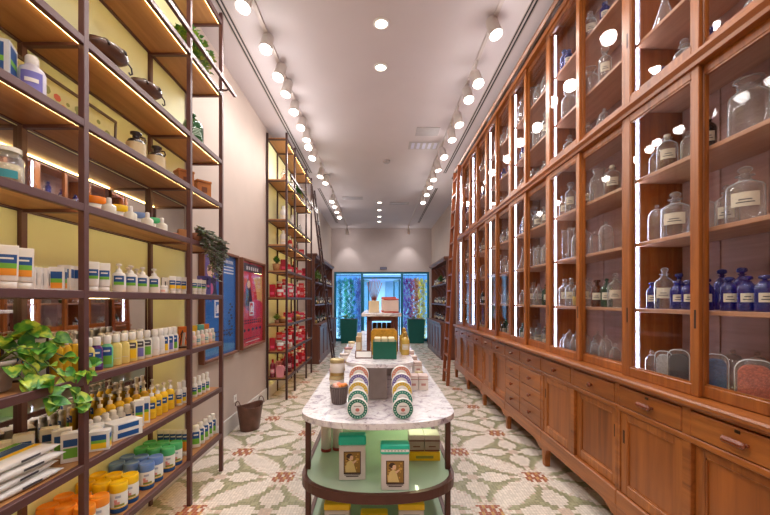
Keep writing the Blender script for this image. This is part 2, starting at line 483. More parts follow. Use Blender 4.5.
for u in range(6):
    y0, ym, y1 = ZB[2*u], ZB[2*u+1], ZB[2*u+2]
    drawers = (u == 2)
    t = thing('display_cabinet', 'tall orange-brown wooden glazed cabinet unit, ' + UNIT_WORD[u], 'cabinet', (XF, y0, 0), group='glazed cabinet units along the right wall')
    O = lambda mb, nm, mt, par=t: mb.build(nm, mt, par, loc=(-XF, -y0, 0) if par is t else None)
    # --- base
    b = MB()
    sw = .024
    b.box(1.50, 1.85, y0+.002, y1-.002, .17, .955)
    O(b, 'carcass', CWD)
    b = MB()
    for y in (y0, ym, y1):
        a0 = y+.001 if y == y0 else y-sw; a1 = y1-.001 if y == y1 else y+sw
        b.bbox(XF, 1.50, a0, a1, .30, .955, .003)
    b.bbox(XF-.004, 1.50, y0+.001, y1-.001, .788, .818, .004)
    b.bbox(XF+.004, 1.50, y0+.001, y1-.001, .94, .962, .003)
    b.bbox(XF-.01, 1.50, y0+.001, y1-.001, .205, .30, .006)
    # shaped apron curving down to the feet
    for (ya, yb) in ((y0+.001, y0+.22), (y1-.22, y1-.001)):
        pass
    n = 14
    poly = [(y0+.001, .21)] + [(y1-.001, .21)]
    poly += [(y1-.001, .135), (y1-.05, .135), (y1-.075, .15), (y1-.13, .175), (y1-.2, .18)]
    poly += [(y0+.2, .18), (y0+.13, .175), (y0+.075, .15), (y0+.05, .135), (y0+.001, .135)]
    b.prism(poly, 'X', XF-.004, XF+.022)
    O(b, 'base_frame', CWY)
    feet = [(y1, -1)] + ([(y0, 1)] if u == 0 else [])
    for (y, sg) in feet:
        f = MB()
        w0 = .05
        ya, yb = sorted((y + sg*.001, y + sg*w0))
        f.prism([(XF-.004, .17), (XF+.056, .17), (XF+.048, 0), (XF+.006, 0)], 'Y', ya, yb)
        # curled bracket
        cx = y + sg*w0
        pts = [(cx, .17)] + [(cx + sg*.07*cos(a), .17 - .07 + .07*sin(a)) for a in [PI/2*k/5 for k in range(5, -1, -1)]]
        pts = [(cx, .17), (cx+sg*.065, .17), (cx+sg*.035, .15), (cx+sg*.014, .12), (cx, .075)]
        f.prism(pts, 'X', XF, XF+.035)
        O(f, 'foot', CW)
    # drawers row and doors
    cells = [(y0, ym), (ym, y1)]
    for (ya, yb) in cells:
        d0, d1 = ya+sw+.002, yb-sw-.002
        d = MB().bbox(XF-.003, 1.499, d0, d1, .822, .936, .004)
        dr = O(d, 'drawer', CWY)
        if u == 0:
            yc = (d0+d1)/2
            k = MB(); k.bbox(XF-.036, XF-.012, yc-.052, yc+.052, .863, .892, .010)
            k.bbox(XF-.014, XF-.001, yc-.05, yc-.03, .872, .884, .003); k.bbox(XF-.014, XF-.001, yc+.03, yc+.05, .872, .884, .003)
            k.build('handle', KNOBW, dr)
            MB().bbox(XF-.006, XF-.001, yc-.012, yc+.012, .912, .926, .002).build('keyhole', BRASSD, dr)
        else:
            knob_mb((XF-.001, (d0+d1)/2, .878)).build('knob', KNOBW, dr)
        if drawers:
            for q in range(3):
                z0 = .308 + q*.160
                d = MB().bbox(XF-.003, 1.499, d0, d1, z0, z0+.152, .004)
                dr = O(d, 'drawer', CWY)
                knob_mb((XF-.001, (d0+d1)/2, z0+.08)).build('knob', KNOBW, dr)
        else:
            far = ya > y0
            x0 = XF+.006 if far else XF+.02
            d = MB()
            door_frame(d, x0, x0+.016, d0, d1, .302, .786, .052, .045, .06)
            do = O(d, 'door', CW)
            MB().box(x0+.010, x0+.014, d0+.05, d1-.05, .36, .745).build('door_panel', CWD, do)
            ys = d0+.014 if not far else d1-.036
            MB().bbox(x0-.001, x0+.004, d1-.036 if far else d0+.018, d1-.018 if far else d0+.036, .60, .68, .004).build('pull', PULL_SHADE, do)
    # ledge
    b = MB()
    b.prism([(XF-.035, .972), (XF-.035, .985), (XF-.028, .995), (1.85, .995), (1.85, .956), (XF-.018, .956)], 'Y', y0+.0005, y1-.0005)
    O(b, 'ledge', CWY)
    # --- glazed upper part
    XU = 1.49
    b = MB()
    for y in (y0, y1):
        a0, a1 = (y+.001, y+.014) if y == y0 else (y-.014, y-.001)
        b.box(XU, 1.85, a0, a1, .995, 3.90)
    O(b, 'side_panel', CW)
    b = MB().box(1.835, 1.85, y0+.014, y1-.014, .995, 3.90)
    # upright battens on the back boards
    for k in range(1, 4):
        yy = y0 + (y1-y0)*k/4
        b.box(1.828, 1.836, yy-.012, yy+.012, .995, 3.9)
    O(b, 'back_panel', CWB)
    b = MB()
    b.prism([(XU-.028, 2.60), (XU-.028, 2.585), (XU-.012, 2.565), (XU-.012, 2.545), (XU+.05, 2.545), (XU+.05, 2.60)], 'Y', y0+.0005, y1-.0005)
    O(b, 'middle_rail', CWY)
    b = MB()
    b.prism([(XU+.06, 3.90), (XU-.05, 3.90), (XU-.05, 3.885), (XU-.035, 3.87), (XU-.02, 3.835), (XU-.012, 3.79), (XU+.06, 3.79)], 'Y', y0+.0005, y1-.0005)
    b.box(XU+.05, 1.85, y0+.014, y1-.014, 3.86, 3.90)
    O(b, 'cornice', CWY)
    for z in SH_LOW + SH_UP:
        th = .022
        if z == .995: continue
        b = MB().bbox(XU+.056, 1.828, y0+.015, y1-.015, z-th, z, .003)
        O(b, 'shelf', CWS)
    # sliding doors: the far one of each pair runs in the front track
    for (za, zb, hz) in ((.997, 2.545, 1.36), (2.601, 3.79, 3.0)):
        for far in (False, True):
            if far: a0, a1, x0 = ym-.022, y1-.012, XU
            else: a0, a1, x0 = y0+.012, ym+.022, XU+.026
            d = MB(); door_frame(d, x0, x0+.022, a0, a1, za, zb, .042, .045, .055)
            do = O(d, 'door', CW)
            p = MB().box(x0+.009, x0+.013, a0+.04, a1-.04, za+.05, zb-.04)
            p.build('glass_pane', PANE, do)
            if far:
                for ys in (a0+.012, a1-.026): MB().bbox(x0-.001, x0+.004, ys, ys+.014, hz-.045, hz+.045, .004).build('pull', PULL_SHADE, do)
        # upright light strip just inside the far end
        ch = MB().box(XU+.056, XU+.084, y1-.024, y1-.0145, za+.025, zb-.015).build('led_channel', plain('led_channel', (206, 204, 220), .4), t, loc=(-XF, -y0, 0))
        MB().box(XU+.061, XU+.071, y1-.0265, y1-.0245, za+.03, zb-.02).build('led_strip', LEDW, ch)

# ------------------------------------------------------------------ glassware
def mk(name, cat, parts):
    """parts: list of (part_name, MB, material[, parent index])"""
    r = thing(name, '', cat)
    objs = []
    for p in parts:
        par = r if len(p) < 4 else objs[p[3]]
        objs.append(p[1].build(p[0], p[2], par))
    return r
def wrap_label(r, z0, z1, half=0.9, seg=8):
    m = MB(); m.lathe([(r, z0), (r, z1)], seg=seg, a0=-PI/2-half, a1=-PI/2+half); return m
def writing(r, z0, rows, half=.6):
    m = MB()
    for k in range(rows):
        h = half*(1 if k % 2 == 0 else .7)
        m.lathe([(r, z0+k*.012), (r, z0+k*.012+.004)], seg=6, a0=-PI/2-h, a1=-PI/2+h)
    return m

def ap_bottle(gl, h=.22, r=.045, label=True, stop='ball', content=None):
    def fn():
        sh = h*.62
        ps = [('body', MB().lathe([(0,0),(r*.92,0),(r,.006),(r,sh),(r*.92,sh+.012),(r*.55,sh+.028),(r*.33,sh+.036),(r*.31,h*.82),(r*.5,h*.83),(r*.5,h*.845),(r*.3,h*.85)], seg=18), gl)]
        if stop == 'ball':
            ps.append(('stopper', MB().lathe([(0,h*.80),(r*.24,h*.80),(r*.28,h*.86),(r*.18,h*.88),(r*.2,h*.89),(r*.38,h*.93),(r*.38,h*.96),(r*.2,h),(0,h*1.005)], seg=14), gl))
        elif stop == 'flat':
            ps.append(('stopper', MB().lathe([(0,h*.80),(r*.26,h*.80),(r*.28,h*.87),(r*.6,h*.9),(r*.62,h*.95),(r*.5,h*.985),(0,h)], seg=14), gl))
        elif stop == 'cork':
            ps.append(('stopper', MB().lathe([(0,h*.80),(r*.26,h*.80),(r*.32,h*.93),(0,h*.935)], seg=12), CREAMP))
        if content:
            ps.append(('contents', MB().lathe([(0,.004),(r*.9,.006),(r*.93,sh*.62),(0,sh*.62)], seg=16), content))
        if label:
            lb = len(ps)
            ps.append(('label', wrap_label(r*1.012, sh*.42, sh*.82, .72), LABELC))
            ps.append(('writing', writing(r*1.02, sh*.52, 2, .45), INK, lb))
        return mk('apothecary_bottle', 'bottle', ps)
    return fn
def wide_jar(gl, h=.2, r=.055, label=False, lid=False):
    def fn():
        if lid:
            ps = [('body', MB().lathe([(0,0),(r*.8,0),(r*.86,.006),(r,h*.25),(r,h*.5),(r*.86,h*.62),(r*.62,h*.68),(r*.66,h*.70)], seg=18), gl),
                  ('lid', MB().lathe([(r*.74,h*.70),(r*.74,h*.72),(r*.6,h*.80),(r*.3,h*.86),(r*.12,h*.88),(r*.2,h*.93),(r*.16,h*.98),(0,h)], seg=16), gl)]
        else:
            ps = [('body', MB().lathe([(0,0),(r*.94,0),(r,.008),(r,h*.66),(r*.9,h*.74),(r*.6,h*.80),(r*.55,h*.93),(r*.75,h*.97),(r*.75,h),(r*.5,h)], seg=18), gl)]
        if label:
            ps.append(('label', wrap_label(r*1.012, h*.2, h*.5), LABELC)); ps.append(('writing', writing(r*1.02, h*.3, 2), INK, len(ps)-1))
        return mk('lidded_glass_jar' if lid else 'glass_jar', 'jar', ps)
    return fn
def dome(h=.2, r=.05):
    def fn():
        ps = [('bell', MB().lathe([(r,0),(r,h*.62),(r*.9,h*.76),(r*.6,h*.86),(r*.2,h*.9)], seg=20), G_CLEAR),
              ('knob', MB().lathe([(0,h*.88),(r*.14,h*.89),(r*.12,h*.92),(r*.24,h*.95),(r*.2,h*.99),(0,h)], seg=12), G_CLEAR)]
        return mk('glass_bell_jar', 'bell jar', ps)
    return fn
def flask(h=.24, r=.06):
    def fn():
        return mk('conical_flask', 'flask', [('body', MB().lathe([(0,0),(r*.9,0),(r,.01),(r*.96,.03),(r*.36,h*.62),(r*.28,h*.7),(r*.28,h*.94),(r*.42,h*.97),(r*.42,h)], seg=18), G_CLEAR)])
    return fn
def cylinder(h=.26, r=.024):
    def fn():
        return mk('measuring_cylinder', 'cylinder', [('tube', MB().lathe([(0,.012),(r,.014),(r,h*.96),(r*1.25,h)], seg=14), G_CLEAR),
                                          ('foot', MB().lathe([(0,0),(r*1.9,0),(r*1.8,.006),(r*.8,.014)], seg=16), G_CLEAR)])
    return fn
def slab_jar(content, h=.2, w=.062):
    """arched show jar on a short foot, filled with something coloured"""
    def fn():
        def arch(w, z0, z1, n=8):
            rr = w*.75
            return [(-w, z0), (w, z0)] + [(w-rr+rr*cos(a), z1-rr+rr*sin(a)) for a in [PI/2*k/n for k in range(n+1)]] + [(-w+rr-rr*cos(a), z1-rr+rr*sin(a)) for a in [PI/2*k/n for k in range(n, -1, -1)]]
        ps = [('body', MB().prism(arch(w, .03, h), 'Y', -.035, .035), G_CLEAR),
              ('contents', MB().prism(arch(w*.84, .038, h*.86), 'Y', -.028, .028), content),
              ('edge_glint', MB().tube([(x, yy_, z) for yy_ in (-.035,) for (x, z) in arch(w, .031, h)+[(-w, .03)]], .0024, seg=6), plain('glint_pale', (236, 238, 240), .1, coat=.5)),  # pale tube drawn in for the bright edge line of the glass
              ('foot', MB().lathe([(0,0),(.034,0),(.03,.008),(.012,.016),(.016,.032)], seg=16), G_CLEAR)]
        return mk('arched_show_jar', 'jar', ps)
    return fn
CONT_R = plain('dried_petals', (236, 120, 90), 0.8, var=0.35, scale=120)
CONT_B = plain('blue_grey_herbs', (66, 104, 158), 0.8, var=0.35, scale=120)
CONT_D = plain('dark_seeds', (70, 68, 74), 0.8, var=0.6, scale=140)
CONT_W = plain('white_salt', (214, 212, 212), 0.8, var=0.2, scale=100)
CONT_A = plain('brown_bark', (120, 66, 32), 0.8, var=0.3, scale=120)
CONT_Y = plain('yellow_powder', (206, 168, 70), 0.8, var=0.2, scale=100)
GT = {
 'b_clear': ('clear ball-stoppered bottle with cream label', ap_bottle(G_CLEAR, .23, .048), .052),
 'b_big': ('big clear stoppered bottle with cream label', ap_bottle(G_CLEAR, .25, .068), .072),
 'j_big': ('very large clear wide-mouthed jar', wide_jar(G_CLEAR, .25, .072), .076),
 'b_small': ('small clear stoppered bottle', ap_bottle(G_CLEAR, .16, .033, False), .036),
 'b_tall': ('tall clear labelled bottle with flat stopper', ap_bottle(G_CLEAR, .26, .042, True, 'flat'), .046),
 'b_blue': ('cobalt blue stoppered bottle with cream label', ap_bottle(G_BLUE, .155, .033, True, 'flat'), .037),
 'b_bluet': ('tall cobalt blue stoppered bottle', ap_bottle(G_BLUE, .205, .033, False, 'flat'), .037),
 'b_green': ('dark green bottle with yellowed label', ap_bottle(G_GREEN, .20, .038, True, 'ball'), .042),
 'b_amber': ('amber bottle with cream label', ap_bottle(G_AMBER, .20, .04, True, 'flat'), .044),
 'b_dark': ('dark brown bottle with cork', ap_bottle(G_DARK, .19, .034, True, 'cork'), .038),
 'b_bark': ('clear corked bottle half full of brown bark', ap_bottle(G_CLEAR, .22, .05, True, 'cork', CONT_A), .054),
 'b_powd': ('clear bottle half full of yellow powder', ap_bottle(G_CLEAR, .2, .042, False, 'ball', CONT_Y), .046),
 'j_wide': ('large clear wide-mouthed jar', wide_jar(G_CLEAR, .235, .062), .066),
 'j_lab': ('clear wide-mouthed jar with white label', wide_jar(G_CLEAR, .17, .045, True), .049),
 'j_lid': ('clear lidded jar with finial', wide_jar(G_CLEAR, .21, .05, False, True), .054),
 'dome': ('tall clear glass bell jar', dome(.21, .046), .05),
 'dome_s': ('short clear glass bell jar', dome(.16, .036), .04),
 'flask': ('clear conical flask', flask(), .064),
 'cyl': ('slim clear measuring cylinder', cylinder(), .05),
 's_red': ('arched jar filled with red petals', slab_jar(CONT_R, .20, .064), .07),
 's_blue': ('arched jar filled with blue-grey herbs', slab_jar(CONT_B, .20, .044), .05),
 's_dark': ('arched jar filled with dark seeds', slab_jar(CONT_D, .19, .046), .052),
 's_white': ('arched jar filled with white salt', slab_jar(CONT_W, .17, .038), .045),
}
BAYS = ['nearest', 'second', 'third', 'fourth', 'fifth', 'sixth', 'seventh', 'eighth', 'ninth', 'tenth', 'eleventh', 'farthest']
LEVS = ['bottom shelf', 'second shelf up', 'third shelf up', 'fourth shelf up', 'fifth shelf up', 'sixth shelf up', 'top shelf']
LZ = SH_LOW + SH_UP
R1, R2 = 1.605, 1.735          # front and back rows on a cabinet shelf
near_sets = {
 0: {0: [('s_red',755,1.62),('s_blue',716,1.61),('dome',733,1.755),('dome',757,1.775),('s_dark',676,1.615),('s_white',652,1.61),('b_small',640,1.60)],
     1: [('b_blue',706,R1),('b_blue',729,R1),('b_blue',747,R1),('b_blue',765,R1),('b_bluet',722,R2),('b_bluet',742,R2),('b_clear',642,R1),('b_bluet',658,R2),('b_blue',655,R1),('b_blue',668,R1),('b_blue',686,R1)],
     2: [('b_big',745,1.63),('dome_s',708,1.62),('b_clear',727,R2),('b_big',670,1.63),('dome',646,1.62)],
     3: [('j_big',749,1.635),('b_dark',708,1.62),('b_bark',660,1.62),('b_small',688,1.62),('b_small',639,1.62)],
     4: [('b_blue',714,R1),('j_lab',757,1.62),('b_small',642,R1),('b_blue',661,R1),('b_clear',684,1.62)],
     5: [('flask',658,1.63),('j_wide',700,1.63)], 6: [('b_clear',640,1.62),('j_lid',672,1.62)]},
 1: {0: [('j_lid',551,R1),('b_small',560,R1),('b_small',567,R2),('j_lid',572,R1),('j_lid',585,R1),('b_small',595,R1),('j_lid',598,R2),('j_lid',606,R1),('b_small',615,R1)],
     1: [('b_clear',552,R1),('b_clear',561,R1),('b_powd',569,R1),('b_clear',583,R1),('b_clear',590,R2),('b_amber',597,R1),('b_green',607,R1),('b_clear',615,R1)],
     2: [('cyl',551,R1),('cyl',558,R1),('dome',568,R1),('dome',586,R1),('dome',595,R2),('dome',606,R1)],
     3: [('b_tall',567,R1),('j_lab',553,R1),('j_lab',587,R1),('j_wide',599,1.62),('b_bark',612,1.61)],
     4: [('b_clear',567,R1),('b_small',555,R1),('j_lid',588,R1),('j_lid',604,R1)],
     5: [('j_wide',562,1.62),('j_wide',590,1.62),('b_tall',605,R1)],
     6: [('b_bluet',556,R1),('b_blue',566,R1),('b_clear',590,R1),('b_blue',605,R1)]},
}
# tall slots: row spacing between shelves is about .36 m
pools = [['b_amber','b_dark','b_green','b_powd','j_lab','b_bark'], ['b_clear','j_lid','b_small','b_green','b_clear'], ['flask','cyl','dome','b_tall','flask'], ['j_lab','b_clear','j_wide','b_blue'],
         ['b_clear','b_small','j_lid','j_lab'], ['b_blue','j_wide','b_bluet','b_tall'], ['b_clear','j_wide','b_blue','j_lid']]
rg = random.Random(5)
UW = ['nearest unit', 'second unit']
def set_glass(k, x, yy, lev, lab):
    rz = -math.atan2(x, yy) + rg.uniform(-.15, .15) if k[0] != 's' else -.75
    place('g_'+k, GT[k][1], (x, yy, LZ[lev]+.0005), rz, lab, group='glassware in the right cabinet')
for u, levs in near_sets.items():
    for lev, its in levs.items():
        its = sorted(its, key=lambda q: -q[1])
        cnt = {}
        pos_ = [[k, px, x, min(max(PY(px, x), ZB[2*u]+.04+GT[k][2]), ZB[2*u+2]-.075-GT[k][2])] for k, px, x in its]
        for _ in range(200):
            for A in range(len(pos_)):
                for B in range(A+1, len(pos_)):
                    P, Q = pos_[A], pos_[B]
                    need = GT[P[0]][2]+GT[Q[0]][2]
                    dx = abs(P[2]-Q[2])
                    if dx >= need: continue
                    nd_ = math.sqrt(need*need-dx*dx); d_ = Q[3]-P[3]
                    if abs(d_) < nd_:
                        m_ = (nd_-abs(d_))/2+.001; sg = 1 if d_ >= 0 else -1
                        P[3] -= sg*m_; Q[3] += sg*m_
            for P in pos_: P[3] = min(max(P[3], ZB[2*u]+.02+GT[P[0]][2]), ZB[2*u+2]-.045-GT[P[0]][2])
        pos_.sort(key=lambda q: q[3])
        for k, px, x, yy in pos_:
            same = sum(1 for q in its if q[0] == k); cnt[k] = cnt.get(k, 0)+1
            pos = '' if same == 1 else ', ' + ORD[cnt[k]-1] + ' one'
            set_glass(k, x, yy, lev, '%s%s, %s, %s' % (GT[k][0], pos, LEVS[lev], UW[u]))
for bay in range(4, 12):
    ya, yb = ZB[bay], ZB[bay+1]
    lo, hi = ya+(.03 if bay % 2 == 0 else .01), yb-(.01 if bay % 2 == 0 else .075)
    for lev in range(7):
        n = 5 if bay < 6 else 4 if bay < 9 else 3
        kinds = [rg.choice(pools[lev]) for _ in range(n)]
        cnt = {}
        for i, k in enumerate(kinds):
            r = GT[k][2]
            x = R1+.01 if i % 2 == 0 else R2
            yy = lo + (hi-lo)*(i+.5)/n
            if n == 5: x = R1-.002 if i % 2 == 0 else R2+.015
            yy = min(max(yy, lo+r), hi-r)
            same = kinds.count(k); cnt[k] = cnt.get(k, 0)+1
            pos = '' if same == 1 else ', ' + ORD[cnt[k]-1] + ' one'
            set_glass(k, x, yy, lev, '%s%s, %s, %s cabinet bay' % (GT[k][0], pos, LEVS[lev], BAYS[bay]))
# ------------------------------------------------------------------ left: metal racks
LV = [.31, .70, 1.09, 1.48, 1.87, 2.25, 2.62, 3.20, 3.80]
TOP = .0125
XFR, XRE = -1.33, -1.61
def rack(nm, label, posts, mat, backs, rail):
    y0, y1 = posts[0], posts[-1]
    t = thing(nm, label, 'shelf rack', (XFR, y0, 0), group=None)
    O = lambda mb, n, mt, par=None: mb.build(n, mt, par or t, loc=(-XFR, -y0, 0) if par is None else None)
    hw = .0145
    for y in posts:
        O(MB().bbox(XFR-hw, XFR+hw, y-hw, y+hw, 0, 3.88, .002), 'post', mat)
        O(MB().bbox(XRE-hw+.003, XRE+hw, y-hw, y+hw, 0, 3.88, .002), 'post', mat)
    for z in LV:
        sh = O(MB().box(XRE+hw+.001, XFR-hw-.001, y0+.001, y1-.001, z-.011, z+.0115), 'shelf', RSW)
        r = MB()
        r.bbox(XFR-hw+.001, XFR+hw-.001, y0+.001, y1-.001, z-.022, z+.0125, .002)
        r.box(XRE-.004, XRE+hw, y0+.001, y1-.001, z-.0165, z+.0125)
        for y in posts: r.box(XRE+hw, XFR-hw, y-.011, y+.011, z-.027, z-.0115)
        r.build('shelf_frame', mat, sh)
        MB().box(XFR-hw-.0005, XFR-hw+.0008, y0+.02, y1-.02, z-.0205, z-.0115).build('led_strip', LEDY, sh)
    for (a, b, za, zb, kind) in backs:
        O(MB().box(XRE-.016, XRE-.006, a, b, za, zb), 'mirror_panel' if kind else 'back_panel', MIRROR if kind else LIME)
    if rail:
        ra, rb, brs = rail
        g = MB().bar((XFR+.08, ra, 3.235), (XFR+.08, rb, 3.235), .022, .030)
        gr = O(g, 'ladder_rail', mat)
        for y in brs:
            MB().tube([(XFR+.012, y, 3.20), (XFR+.06, y, 3.195), (XFR+.08, y, 3.20), (XFR+.08, y, 3.225)], .007).build('bracket', mat, gr)
    return t
Lz = LV
bk = []
P1 = [.73, 1.676, 2.618, 3.146]
e = 3.10
# mirrors on three levels, lime panels between
bk += [(.73, e, .02, Lz[1]-.02, 0), (.73, 2.60, Lz[1]-.02, Lz[3]-.02, 1), (2.60, e, Lz[1]-.02, Lz[3]-.02, 0), (.73, e, Lz[3]-.02, Lz[4]-.02, 0),
       (.73, e, Lz[4]-.02, Lz[5]-.02, 1), (.73, e, Lz[5]-.02, 3.86, 0)]
rack('product_rack', 'tall brown metal rack with wooden shelves, nearest on the left wall, full of skincare', P1, RM, bk, (.6, 3.24, (1.70, 3.09)))
P2 = [5.40, 5.93, 6.87, 7.40]
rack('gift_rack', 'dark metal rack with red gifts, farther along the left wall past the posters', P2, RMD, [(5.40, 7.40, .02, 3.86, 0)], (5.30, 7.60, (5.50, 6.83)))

# ------------------------------------------------------------------ product builders
class Loft:
    """stack of ellipses (rx, ry, z)"""
    def __init__(s, rings): s.r = rings
    def at(s, z):
        r = s.r
        for a, b in zip(r, r[1:]):
            if a[2] <= z <= b[2] and b[2] > a[2]:
                t = (z-a[2])/(b[2]-a[2]); return a[0]+(b[0]-a[0])*t, a[1]+(b[1]-a[1])*t
        return r[-1][:2] if z > r[-1][2] else r[0][:2]
    def mesh(s, mb, m=0, seg=18, p=1.0, mats=None):
        rings = []
        for (rx, ry, z) in s.r:
            ring = []
            for k in range(seg):
                a = 2*PI*k/seg
                c_, s_ = cos(a), sin(a)
                c_ = math.copysign(abs(c_)**p, c_); s_ = math.copysign(abs(s_)**p, s_)
                ring.append(len(mb.v)); mb.v.append((rx*c_, ry*s_, z))
            rings.append(ring)
        mb.face(rings[0][::-1], mats[0] if mats else m); 
        for i in range(len(rings)-1):
            for k in range(seg):
                k2 = (k+1) % seg
                mb.face([rings[i][k], rings[i][k2], rings[i+1][k2], rings[i+1][k]], mats[i] if mats else m, True)
        mb.face(rings[-1], mats[-1] if mats else m)
        return mb
    def patch(s, mb, z0, z1, half, m=0, p=1.0, off=.0012, seg=8, c=-PI/2):
        zs = [z0] + [q[2] for q in s.r if z0 < q[2] < z1] + [z1]
        rows = []
        for z in zs:
            rx, ry = s.at(z); row = []
            for k in range(seg+1):
                a = c-half+2*half*k/seg
                c_, s_ = cos(a), sin(a)
                c_ = math.copysign(abs(c_)**p, c_); s_ = math.copysign(abs(s_)**p, s_)
                row.append(len(mb.v)); mb.v.append(((rx+off)*c_, (ry+off)*s_, z))
            rows.append(row)
        for A, B in zip(rows, rows[1:]):
            for k in range(seg): mb.face([A[k], A[k+1], B[k+1], B[k]], m, True)
        return mb

def lab_stripes(L, h, stripes, half=.95, p=1.0, extra=True):
    mb = MB()
    for i, (a, b, _) in enumerate(stripes): L.patch(mb, a*h, b*h, half, i, p)
    mats = [q[2] for q in stripes]
    if extra:   # short pale print line on the uppermost stripe
        a, b, _ = stripes[-1]
        L.patch(mb, (a+(b-a)*.45)*h, (a+(b-a)*.65)*h, half*.6, len(mats), p, off=.0022); mats.append(WHITEP)
    return mb, mats

STD = lambda a, b, c: [(.30, .46, c), (.46, .58, b), (.58, .78, a)]
def tube_fn(h=.15, w=.056, d=.036, body=WHITEP, cap=WHITEP, st=None):
    def fn():
        L = Loft([(w*.42, d*.5, h*.16), (w*.46, d*.5, h*.2), (w*.48, d*.42, h*.5), (w*.5, d*.2, h*.85), (w*.5, .003, h*.96), (w*.5, .002, h)])
        cp = MB(); Loft([(w*.40, d*.46, 0), (w*.42, d*.5, .004), (w*.42, d*.5, h*.155)]).mesh(cp)
        lb = lab_stripes(L, h, st or STD(BLUEL, GREENL, ORANGEL))
        return mk('cream_tube', 'tube', [('tube_body', L.mesh(MB()), body), ('cap', cp, cap), ('label', *lb)])
    return fn
def pump_fn(h=.19, r=.030, body=WHITEP, st=None, oval=.75, clear=None):
    def fn():
        hb = h*.70
        L = Loft([(r*.92, r*.92*oval, 0), (r, r*oval, .006), (r, r*oval, hb*.80), (r*.9, r*.9*oval, hb*.90), (r*.5, r*.5, hb*.98), (r*.38, r*.38, hb)])
        pm = MB().lathe([(r*.44, hb-.004), (r*.44, hb+h*.08), (r*.2, hb+h*.09), (r*.15, hb+h*.10), (r*.15, hb+h*.2), (r*.42, hb+h*.21), (r*.42, hb+h*.27), (0, hb+h*.29)], seg=14)
        pm.tube([(0, 0, hb+h*.255), (0, -r*.9, hb+h*.25), (0, -r*1.15, hb+h*.23)], .0045, seg=6)
        lb = lab_stripes(L, hb, st or [(.30, .45, YELL), (.45, .72, BLUEL)], .75)
        return mk('pump_bottle', 'bottle', [('bottle_body', L.mesh(MB()), body), ('pump', pm, WHITEP), ('label', *lb)])
    return fn
def capb_fn(h=.17, r=.026, body=WHITEP, st=None, cap=WHITEP, oval=.7, caph=.2, capr=.62):
    def fn():
        hb = h*(1-caph)
        L = Loft([(r*.94, r*.94*oval, 0), (r, r*oval, .006), (r, r*oval, hb*.78), (r*.86, r*.86*oval, hb*.90), (r*.5, r*.5, hb*.97), (r*.5, r*.5, hb)])
        cp = MB().lathe([(r*capr*.9, hb-.002), (r*capr, hb+.004), (r*capr, h-.006), (r*capr*.8, h), (0, h+.001)], seg=16)
        lb = lab_stripes(L, hb, st or STD(BLUEL, GREENL, VIOL), .8)
        return mk('capped_bottle', 'bottle', [('bottle_body', L.mesh(MB()), body), ('cap', cp, cap), ('label', *lb)])
    return fn
def spray_fn(h=.14, r=.018, body=WHITEP, st=None, cap=WHITEP):
    return capb_fn(h, r, body, st or [(.2, .42, GREENL), (.42, .68, BLUEL)], cap, 1.0, .26, .62)
def can_fn(lidmat, h=.15, r=.042):
    def fn():
        b = MB().lathe([(0,0),(r*.97,0),(r,.004),(r,.024),(r,.030),(r,.104),(r*.99,.105)], seg=24, mats=[0,0,0,1,2,2])
        ld = MB().lathe([(r*.985,.104),(r*1.02,.107),(r*1.02,h-.012),(r*.97,h-.003),(r*.88,h),(r*.85,h-.004),(0,h-.004)], seg=24)
        a = MB()
        L = Loft([(r, r, 0), (r, r, h)])
        for c in (-PI/2, -PI/2+2.1, -PI/2-2.1):
            L.patch(a, .034, .046, .55, 0, c=c+.15); L.patch(a, .046, .060, .28, 1, c=c-.1); L.patch(a, .060, .072, .16, 1, c=c-.25); L.patch(a, .080, .092, .3, 2, c=c)
        return mk('wipes_canister', 'canister', [('can', b, [BLUEL, YELL, WHITEP]), ('lid', ld, lidmat), ('picture', a, [plain('olive_print', (150,150,60)), plain('rose_print', (226,150,140)), plain('grey_print', (180,186,200))])])
    return fn
def box_fn(w, d, h, body=WHITEP, st=None, text=True, nm='carton'):
    """carton with bands printed on the front and on the aisle side"""
    def fn():
        ps = [('carton', MB().bbox(-w/2, w/2, -d/2, d/2, 0, h, .0012), body)]
        lb = MB(); mats = []
        if st:
            for i, (a, b, mt) in enumerate(st):
                lb.quad([(-w*.36, -d/2-.0006, a*h), (w*.36, -d/2-.0006, a*h), (w*.36, -d/2-.0006, b*h), (-w*.36, -d/2-.0006, b*h)], i)
                lb.quad([(w/2+.0006, -d*.36, a*h), (w/2+.0006, d*.36, a*h), (w/2+.0006, d*.36, b*h), (w/2+.0006, -d*.36, b*h)], i)
                mats.append(mt)
        elif text:
            mats = [INK]
            lb.quad([(-w*.08, -d/2-.0006, .2*h), (w*.08, -d/2-.0006, .2*h), (w*.08, -d/2-.0006, .75*h), (-w*.08, -d/2-.0006, .75*h)], 0)
            lb.quad([(w/2+.0006, -d*.08, .2*h), (w/2+.0006, d*.08, .2*h), (w/2+.0006, d*.08, .75*h), (w/2+.0006, -d*.08, .75*h)], 0)
        if mats: ps.append(('print', lb, mats))
        return mk('product_box', 'box', ps)
    return fn
def jar_fn(h=.075, r=.036, body=WHITEP, lid=plain('orange_lid', (246, 150, 40), .35), nm='cream_jar'):
    def fn():
        b = MB().lathe([(0,0),(r*.93,0),(r,.006),(r,h*.62),(r*.9,h*.66)], seg=22)
        l = MB().lathe([(r*1.03,h*.64),(r*1.05,h*.66),(r*1.05,h*.94),(r*.98,h),(0,h)], seg=22)
        lb = MB(); Loft([(r,r,0),(r,r,h)]).patch(lb, h*.2, h*.45, .5)
        return mk(nm, 'jar', [('jar_body', b, body), ('lid', l, lid), ('label', lb, plain('blush_print', (232, 190, 176)))])
    return fn

